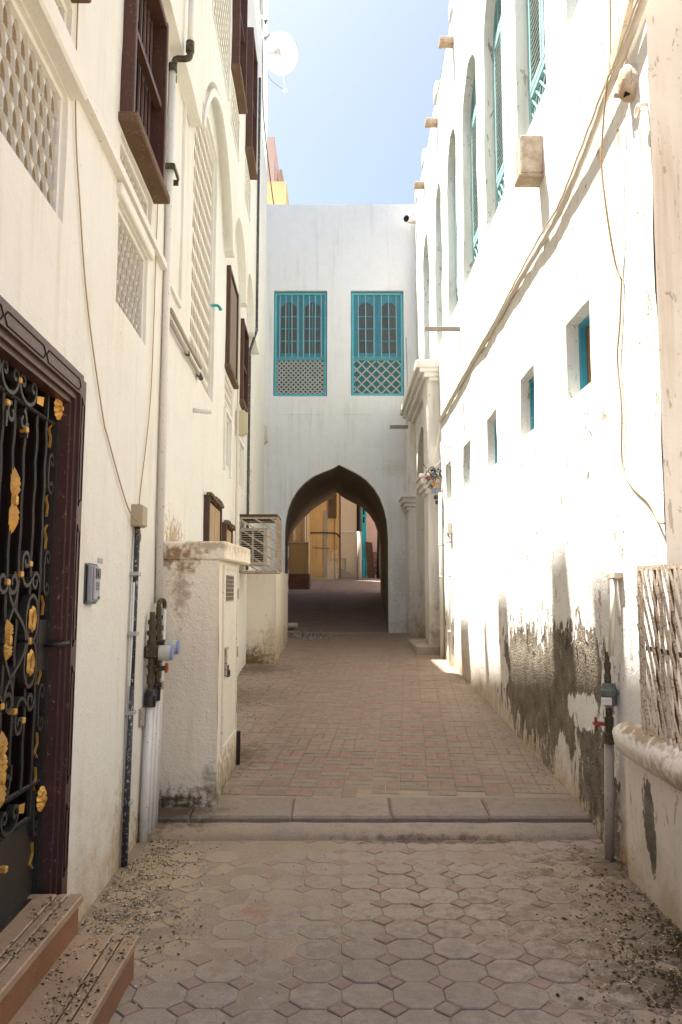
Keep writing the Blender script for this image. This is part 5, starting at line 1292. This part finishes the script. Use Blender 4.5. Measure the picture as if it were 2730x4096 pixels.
# painted-over round bell box
t = Thing('bell_box', 'rounded white painted-over bell box on the right wall near its corner', 'bell box', FR, (-4.1, 0, 4.1))
b = B(); b.lathe([(.0, -.075), (.035, -.073), (.06, -.062), (.075, -.04), (.078, .01)], (-4.12, 0, 4.30), 'y', 18); b.v = [(x, y, 4.30 + (z - 4.30) * 1.3) for x, y, z in b.v]; t.part('cover', b, M['right'], True)
b = B(); b.lathe([(.0, -.085), (.015, -.08), (.018, -.05)], (-4.18, 0, 4.27), 'y', 10); t.part('knob', b, M['right'], True)
b = B(); b.box(-4.11, -4.08, -.055, -.03, 4.21, 4.225); t.part('slot', b, M['dark'])
b = B(); b.tube([(-3.93 + .03 * math.cos(k * .6), -.05, 4.02 + .03 * math.sin(k * .6)) for k in range(11)], .008, 6); b.cyl((-3.93, -.05, 4.05), (-3.93, .02, 4.06), .009, 6)
single('eye_hook', b, M['cablew'], 'small painted eye hook beneath the bell box', 'hook', FR, (-3.93, 0, 4.0))
b = B(); b.bar((-3.95, -.04, 4.75), (-4.32, -.04, 4.50), .03, .09); 
single('tilted_plate', b, M['bay'], 'tilted painted plate above the bell box on the right wall', 'plate', FR, (-4.1, 0, 4.6))
# pipes with junction near the far end
for k, (s, r, z1, m, l) in enumerate(((12.6, .035, 3.05, 'pipe', 'thicker white pipe rising beside the far portal column'), (11.7, .016, 2.35, 'pipe', 'thin white pipe on the right wall under a small box'), (11.62, .014, 2.3, 'pipe', 'second thin white pipe next to the small wall box'))):
    b = B(); b.tube([(-s, -.04, .2), (-s, -.04, z1)], r, 8)
    for z in (.9, 1.7, 2.2): b.lathe([(r + .008, z), (r + .008, z + .03)], (-s, -.04, 0), 'z', 8)
    single('wall_pipe', b, M[m], l, 'pipe', FR, (-s, 0, .3), True, 'pipes at the far end of the right wall')
b = B(); b.cbox(-11.75, -11.56, -.07, .01, 2.33, 2.50, .01)
single('small_box', b, M['pipe'], 'small white cable box above two thin pipes on the right wall', 'box', FR, (-11.66, 0, 2.33))
random.seed(11)
t = Thing('wire_tangle', 'tangle of black wires and connectors on the near portal column', 'wires', FR, (-12.8, -.1, 3.0))
for k in range(12):
    p = Vector((-12.75, -.1, 3.42)); pts = [p.copy()]
    for i in range(6): p = p + Vector((random.uniform(-.07, .07), random.uniform(-.07, .05), random.uniform(-.10, .07))); pts.append(p.copy())
    b = B(); b.tube(smooth_path(pts, 4), .008, 4); t.part('wire', b, M['cablek'])
for k, (dy, dz, m) in enumerate(((-.2, 3.32, 'redval'), (-.12, 3.22, 'gold'), (-.12, 3.10, 'meter_b'), (-.08, 3.0, 'plast_blk'), (-.06, 2.92, 'brass'))):
    b = B(); b.cbox(-12.82, -12.74, dy - .04, dy + .03, dz - .03, dz + .03, .008); t.part('connector', b, M[m])
b = B(); b.tube(smooth_path([(-12.5, -.02, 4.3), (-12.7, -.06, 3.9), (-12.9, -.12, 3.6), (-12.95, -.2, 3.45)], 5), .008, 4); b.tube(smooth_path([(-11.6, -.02, 3.75), (-12.2, -.05, 3.55), (-12.85, -.15, 3.45)], 5), .006, 4); b.tube(smooth_path([(-11.62, -.02, 3.74), (-11.64, -.03, 3.1), (-11.65, -.03, 2.5)], 4), .005, 4); t.part('feed_wire', b, M['cablew'])

# curled paint flakes lifting along the edges of the bare patch
random.seed(19); b = B()
for k in range(110):
    t_ = random.random()
    if t_ < .5: x, z = -random.uniform(4.75, 7.9), random.uniform(1.05, 1.36)
    elif t_ < .75: x, z = -random.uniform(4.6, 5.3), random.uniform(.15, .7)
    else: x, z = -random.uniform(4.5, 12), random.uniform(1.35, 2.7)
    w_ = random.uniform(.008, .022); h_ = random.uniform(.015, .05); c_ = random.uniform(.008, .025); sg = random.choice((-1, 1)); tl = random.uniform(-.4, .4) * h_
    b.add([(x - w_, -.014, z), (x + w_, -.014, z + tl * .2), (x - w_ + tl, -.014 - c_ * .4, z + sg * h_ * .6), (x + w_ + tl, -.014 - c_ * .4, z + sg * h_ * .5), (x - w_ * .6 + tl * 1.4, -.014 - c_, z + sg * h_), (x + w_ * .3 + tl * 1.4, -.014 - c_ * .8, z + sg * h_ * .9)], [[0, 1, 3, 2], [2, 3, 5, 4]])
RBD.part('paint_flakes', b, M['right'], stuff=True)
# ------------------------------------------------------------------ portal beside the archway
PT = Thing('portal', 'white plastered portal with pilasters, capitals and a moulded cornice right of the archway', 'portal', FR, (-14.9, 0, .4))
def pil(x0, x1, y, z0, z1, capz):
    b = B(); b.cbox(x0, x1, y, .02, z0, z1, .02); PT.part('pilaster', b, M['stain_white'])
    b = B()
    for i, (gr_, za, zb) in enumerate(((.03, 0, .08), (.075, .08, .16), (.12, .16, .26), (.15, .26, .32))): b.cbox(x0 - gr_ * .6, x1 + gr_ * .6, y - gr_, .015, capz + za, capz + zb, .012)
    PT.part('capital', b, M['stain_white'])
pil(-13.62, -12.96, -.20, .3, 5.1, 3.08); pil(-16.95, -16.28, -.25, .4, 5.0, 3.12)
b = B(); b.wall(-16.28, -13.62, .3, 5.05, [hole(-16.1, -13.8, .35, 4.7, .2, arc=parch(-16.1, -13.8, 3.4, 4.6), open_bottom=True)], .25, -.10, .006, seed=51); PT.part('arch_wall', b, M['stain_white'], True)
b = B()
for i, (gr_, za, zb) in enumerate(((.12, 4.95, 5.02), (.2, 5.02, 5.10), (.27, 5.10, 5.17), (.33, 5.17, 5.30))): b.cbox(-16.6 - .0, -12.92 + gr_ * .15, -gr_ - .06, .01, za, zb, .015)
PT.part('cornice', b, M['stain_white'])
b = B(); b.quad((-16.2, .54, .2), (-13.7, .54, .2), (-13.7, .54, 4.8), (-16.2, .54, 4.8)); PT.part('door', b, M['greywood'])
b = B(); b.cbox(-14.6, -12.9, -.42, .02, .3, gz(13.4) + .13, .02); 
single('portal_step', b, M['stone'], 'worn stone step at the foot of the portal column', 'step', FR, (-13.6, -.2, .45))

# ------------------------------------------------------------------ near corner: low bay with rolled sill and rusty grille
BY = Thing('bay', 'low plastered bay with a thick rounded sill at the right edge', 'bay', FR, (0, 0, 0))
b = B(); b.wall(-4.44, -2.6, -.1, .72, [], .12, -.05, .008, seed=61); b.quad((-4.44, 0, -.1), (-4.44, -.05, -.1), (-4.44, -.05, .72), (-4.44, 0, .72)); BY.part('base', b, M['bay'], True)
b = B(); pr = []
for i in range(13):
    x = -4.50 + .17 * i; pts_ = []
    pr.append((x, 0))
n = 12; vv = []
for i, (x, _) in enumerate(pr):
    k_ = .25 if i == 0 else .85 if i == 1 else 1
    for k in range(n):
        a = 2 * math.pi * k / n
        vv.append((x, -.055 - .02 + .085 * k_ * math.cos(a) + .006 * mnoise.noise(Vector((x * 5, a, 1))), .755 + .10 * k_ * math.sin(a) + .008 * mnoise.noise(Vector((x * 4, a, 7)))))
b.add(vv, [[i * n + k, (i + 1) * n + k, (i + 1) * n + (k + 1) % n, i * n + (k + 1) % n] for i in range(len(pr) - 1) for k in range(n)]); b.f.append([k for k in range(n)]); b.m.append(0)
BY.part('sill', b, M['bay'], True)
b = B(); b.wall(-3.9, -2.6, .72, 6, [hole(-3.72, -3.0, .95, 1.62, .3)], .25, .32, .006, seed=63); b.box(-3.9, -2.6, -.05, .33, .70, .72); BY.part('wall', b, M['bay'], True)
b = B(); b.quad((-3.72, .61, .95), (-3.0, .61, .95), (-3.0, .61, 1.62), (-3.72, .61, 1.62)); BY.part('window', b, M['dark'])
GRL = Thing('window_grille', 'rusty white diagonal bar grille over the window at the right edge', 'grille', FR, (-3.6, -.1, .8))
gx0, gx1, gz0, gz1, gy = -4.0, -3.2, .80, 1.645, -.10
for p_, q_, w_ in (((gx0, gy, gz1), (gx1, gy, gz1), .022), ((gx0, gy, gz0), (gx1, gy, gz0), .022), ((gx0, gy, gz0), (gx0, gy, gz1), .022), ((gx0, gy, gz1), (gx0, .0, gz1), .02), ((gx0, gy, gz0), (gx0, .0, gz0), .02), ((gx0, .0, gz0), (gx0, .0, gz1), .02)):
    b = B(); b.bar(p_, q_, w_); GRL.part('frame_bar', b, M['rust'])
for x in (-3.86, -3.66, -3.46): b = B(); b.bar((x, gy + .02, gz0), (x, gy + .02, gz1), .008, .03); GRL.part('flat_bar', b, M['rustd'])
b = B(); b.bar((gx0, gy + .022, 1.25), (gx1, gy + .022, 1.25), .008, .022); GRL.part('flat_bar', b, M['rustd'])
for i in range(-9, 14):
    xt = gx0 + i * .066; sl_ = .48
    za, zb = gz1, gz0; xa = xt; xb = xt + (za - zb) * sl_
    if xb < gx0 or xa > gx1: continue
    if xa < gx0: za = gz1 - (gx0 - xa) / sl_; xa = gx0
    if xb > gx1: zb = gz1 - (gx1 - xt) / sl_; xb = gx1
    if za - zb < .03: continue
    b = B(); n = 10; b.tube([(xa + (xb - xa) * k / n, gy - .014 + .002 * math.sin(k * 2.2 + i), za + (zb - za) * k / n) for k in range(n + 1)], [.0058 + .0012 * ((k * 7 + i) % 3) for k in range(n + 1)], 5); GRL.part('bar', b, M['rust'])
# water meter and pipe on the right
t = Thing('water_meter', 'brass and black water meter with a red tap on the flaking right wall', 'water meter', FR, (-4.66, -.05, .9))
t.part('union', fit(-4.66, -.06, 1.0, [(.02, .05), (.016, .03), (.02, .04), (.014, .06)]), M['brass'])
b = B(); b.lathe([(.026, .87), (.042, .88), (.043, .93), (.049, .938), (.049, .962), (.042, .972), (.036, 1.0), (.0, 1.005)], (-4.66, -.055, 0), 'z', 14); t.part('meter_body', b, flat('meter_grey_green', (.12, .135, .12), .5))
b = B(); b.box(-4.62, -4.60, -.115, -.06, .885, .925); t.part('label_tag', b, M['pipe'])
t.part('valve_body', fit(-4.66, -.06, .66, [(.03, .06), (.02, .04), (.026, .05), (.018, .05)]), M['brass'])
b = B(); b.cyl((-4.66, -.06, .77), (-4.66, -.14, .775), .012, 6); b.bar((-4.66, -.135, .73), (-4.66, -.135, .81), .014); b.bar((-4.70, -.135, .77), (-4.62, -.135, .77), .014); t.part('red_tap', b, M['redval'])
b = B(); b.tube([(-4.62, -.05, 1.16), (-4.58, -.03, 1.62)], .016, 8)
single('water_pipe', b, M['cablew'], 'pale pipe rising from the right water meter', 'pipe', FR, (-4.6, 0, 1.2), True)
b = B(); b.tube([(-4.73, -.06, -.02), (-4.67, -.06, .66)], .027, 8)
single('water_pipe', b, M['pipeg'], 'greyish pipe going from the right water meter into the ground', 'pipe', FR, (-4.7, 0, 0), True)
b = B(); b.cbox(-4.62, -4.52, -.05, .01, 1.6, 1.64, .006)
single('pipe_bracket', b, M['bay'], 'broken plaster bracket at the top of the right water pipe', 'bracket', FR, (-4.57, 0, 1.6))

# ------------------------------------------------------------------ husks, droppings and dirt on the ground
random.seed(5)
def flakes(name, mat, n, fn, smin, smax, parent=None):
    b = B(); c = 0
    while c < n:
        p = fn()
        if p is None: continue
        x, y, z = p; s = random.uniform(smin, smax); a = random.uniform(0, 6.28); t_ = random.uniform(-.5, .5)
        ca, sa = math.cos(a) * s, math.sin(a) * s; w = random.uniform(.35, .8); lift = s * random.uniform(.15, .7)
        b.add([(x - ca, y - sa, z), (x + sa * w, y - ca * w, z + s * .1), (x + ca, y + sa, z + s * .05), (x - sa * w, y + ca * w, z + s * .1), (x, y, z + lift)],
              [[0, 1, 4], [1, 2, 4], [2, 3, 4], [3, 0, 4]])
        c += 1
    return struct(name, b, mat, False, 'stuff')
def left_zone():
    y = random.uniform(2.3, 5.35); u = abs(random.gauss(0, .30)); x = -1.2 + u
    if y < 3.42 and x < -.81: return None
    if u > .33 + .45 * max(0, (4.9 - y) / 2.6) + random.gauss(0, .12): return None
    if mnoise.noise(Vector((x * 9, y * 7, 2))) < random.uniform(-.45, .35): return None
    return x, y, 0.001
def step_zone():
    if random.random() < .4:
        x = random.uniform(-1.2, -1.06); y = random.uniform(2.4, 3.38)
        if mnoise.noise(Vector((x * 9, y * 6, 5))) < random.uniform(-.3, .5): return None
 
        if random.random() < .4 and x < -1.15: return None
        return x, y, .301
    x, y = random.uniform(-1.06, -.82), random.uniform(2.4, 3.35)
    return (x, y, .156) if mnoise.noise(Vector((x * 8, y * 6, 6))) > random.uniform(-.35, .5) else None
def right_zone():
    t_ = random.random(); y = 2.9 + abs(random.gauss(0, .75)); x = 1.66 - abs(random.gauss(0, .26))
    if mnoise.noise(Vector((x * 7, y * 7, 3))) < random.uniform(-.5, .3): return None
    return (x, y, .002 + .02 * max(0, 1 - (1.66 - x) / .3) * random.random()) if y < 5 and x > .4 else None
def sprinkle(): return random.uniform(-1.2, 1.6), random.uniform(2.3, 5.2), .001
def ramp_left():
    y = 5.7 + abs(random.gauss(0, 3.4)); x = -1.25 - .02 * (y - 5) + abs(random.gauss(0, .28))
    if y > 16.5 or (y < 6.5 and x < -.8) or (11.8 < y < 14.7 and x < -.95): return None
    return x, y, gz(y) + .003
def ramp_right():
    y = 5.7 + abs(random.gauss(0, 3.4)); x = 1.6 - abs(random.gauss(0, .16))
    return (x, y, gz(y) + .003) if y < 15 else None
def ramp_any(): y = random.uniform(5.7, 15); return random.uniform(-1.1, 1.5), y, gz(y) + .002
def arch_litter():
    x = random.gauss(-.62, .22); y = random.gauss(16.4, .35); return (x, y, gz(y) + .004) if x > -1.1 else None
flakes('seed_husks', M['flake_straw'], 1300, left_zone, .004, .012); flakes('seed_husks', M['flake_dark'], 900, left_zone, .003, .010); flakes('seed_husks', M['flake_white'], 600, left_zone, .003, .010)
flakes('seed_husks', M['flake_straw'], 420, step_zone, .003, .010); flakes('seed_husks', M['flake_dark'], 330, step_zone, .003, .010); flakes('seed_husks', M['flake_white'], 110, step_zone, .003, .009)
flakes('dry_litter', M['flake_dark'], 1700, right_zone, .004, .014); flakes('dry_litter', M['flake_straw'], 600, right_zone, .004, .013); flakes('dry_litter', M['flake_white'], 110, right_zone, .003, .008)
flakes('dry_litter', M['flake_dark'], 2600, right_zone, .002, .006)
flakes('scattered_husks', M['flake_dark'], 200, sprinkle, .003, .006); flakes('scattered_husks', M['flake_white'], 170, sprinkle, .0025, .005)
flakes('lane_litter', M['flake_dark'], 500, ramp_left, .005, .014); flakes('lane_litter', M['flake_straw'], 400, ramp_left, .005, .014)
flakes('lane_litter', M['flake_dark'], 300, ramp_right, .004, .010); flakes('lane_litter', M['flake_white'], 110, ramp_any, .004, .009); flakes('lane_litter', M['flake_dark'], 120, ramp_any, .004, .010)
flakes('feather_litter', M['flake_white'], 260, arch_litter, .008, .022); flakes('feather_litter', M['flake_dark'], 160, arch_litter, .008, .025)
# earth banked in the corners
def mound(name, cx, cy, rx, ry, hgt, mat, seed, label=None):
    b = B(); n = 22; m = 5; vv = []
    for j in range(m + 1):
        f = j / m
        for k in range(n):
            a = 2 * math.pi * k / n; r = f * (1 + .28 * mnoise.noise(Vector((math.cos(a) * 1.7, math.sin(a) * 1.7, seed))))
            x, y = cx + rx * r * math.cos(a), cy + ry * r * math.sin(a)
            vv.append((x, y, gz(y) + (hgt * (1 - f * f) * (1 + .6 * mnoise.noise(Vector((x * 14, y * 14, seed)))) if j < m else -.004)))
    b.add(vv, [[j * n + k, (j + 1) * n + k, (j + 1) * n + (k + 1) % n, j * n + (k + 1) % n] for j in range(m) for k in range(n)])
    return struct(name, b, mat, True, 'stuff')
mound('earth_bank', -1.08, 5.38, .26, .14, .035, M['dirt'], 1); mound('earth_bank', 1.60, 3.2, .24, .5, .035, M['dirt'], 2)
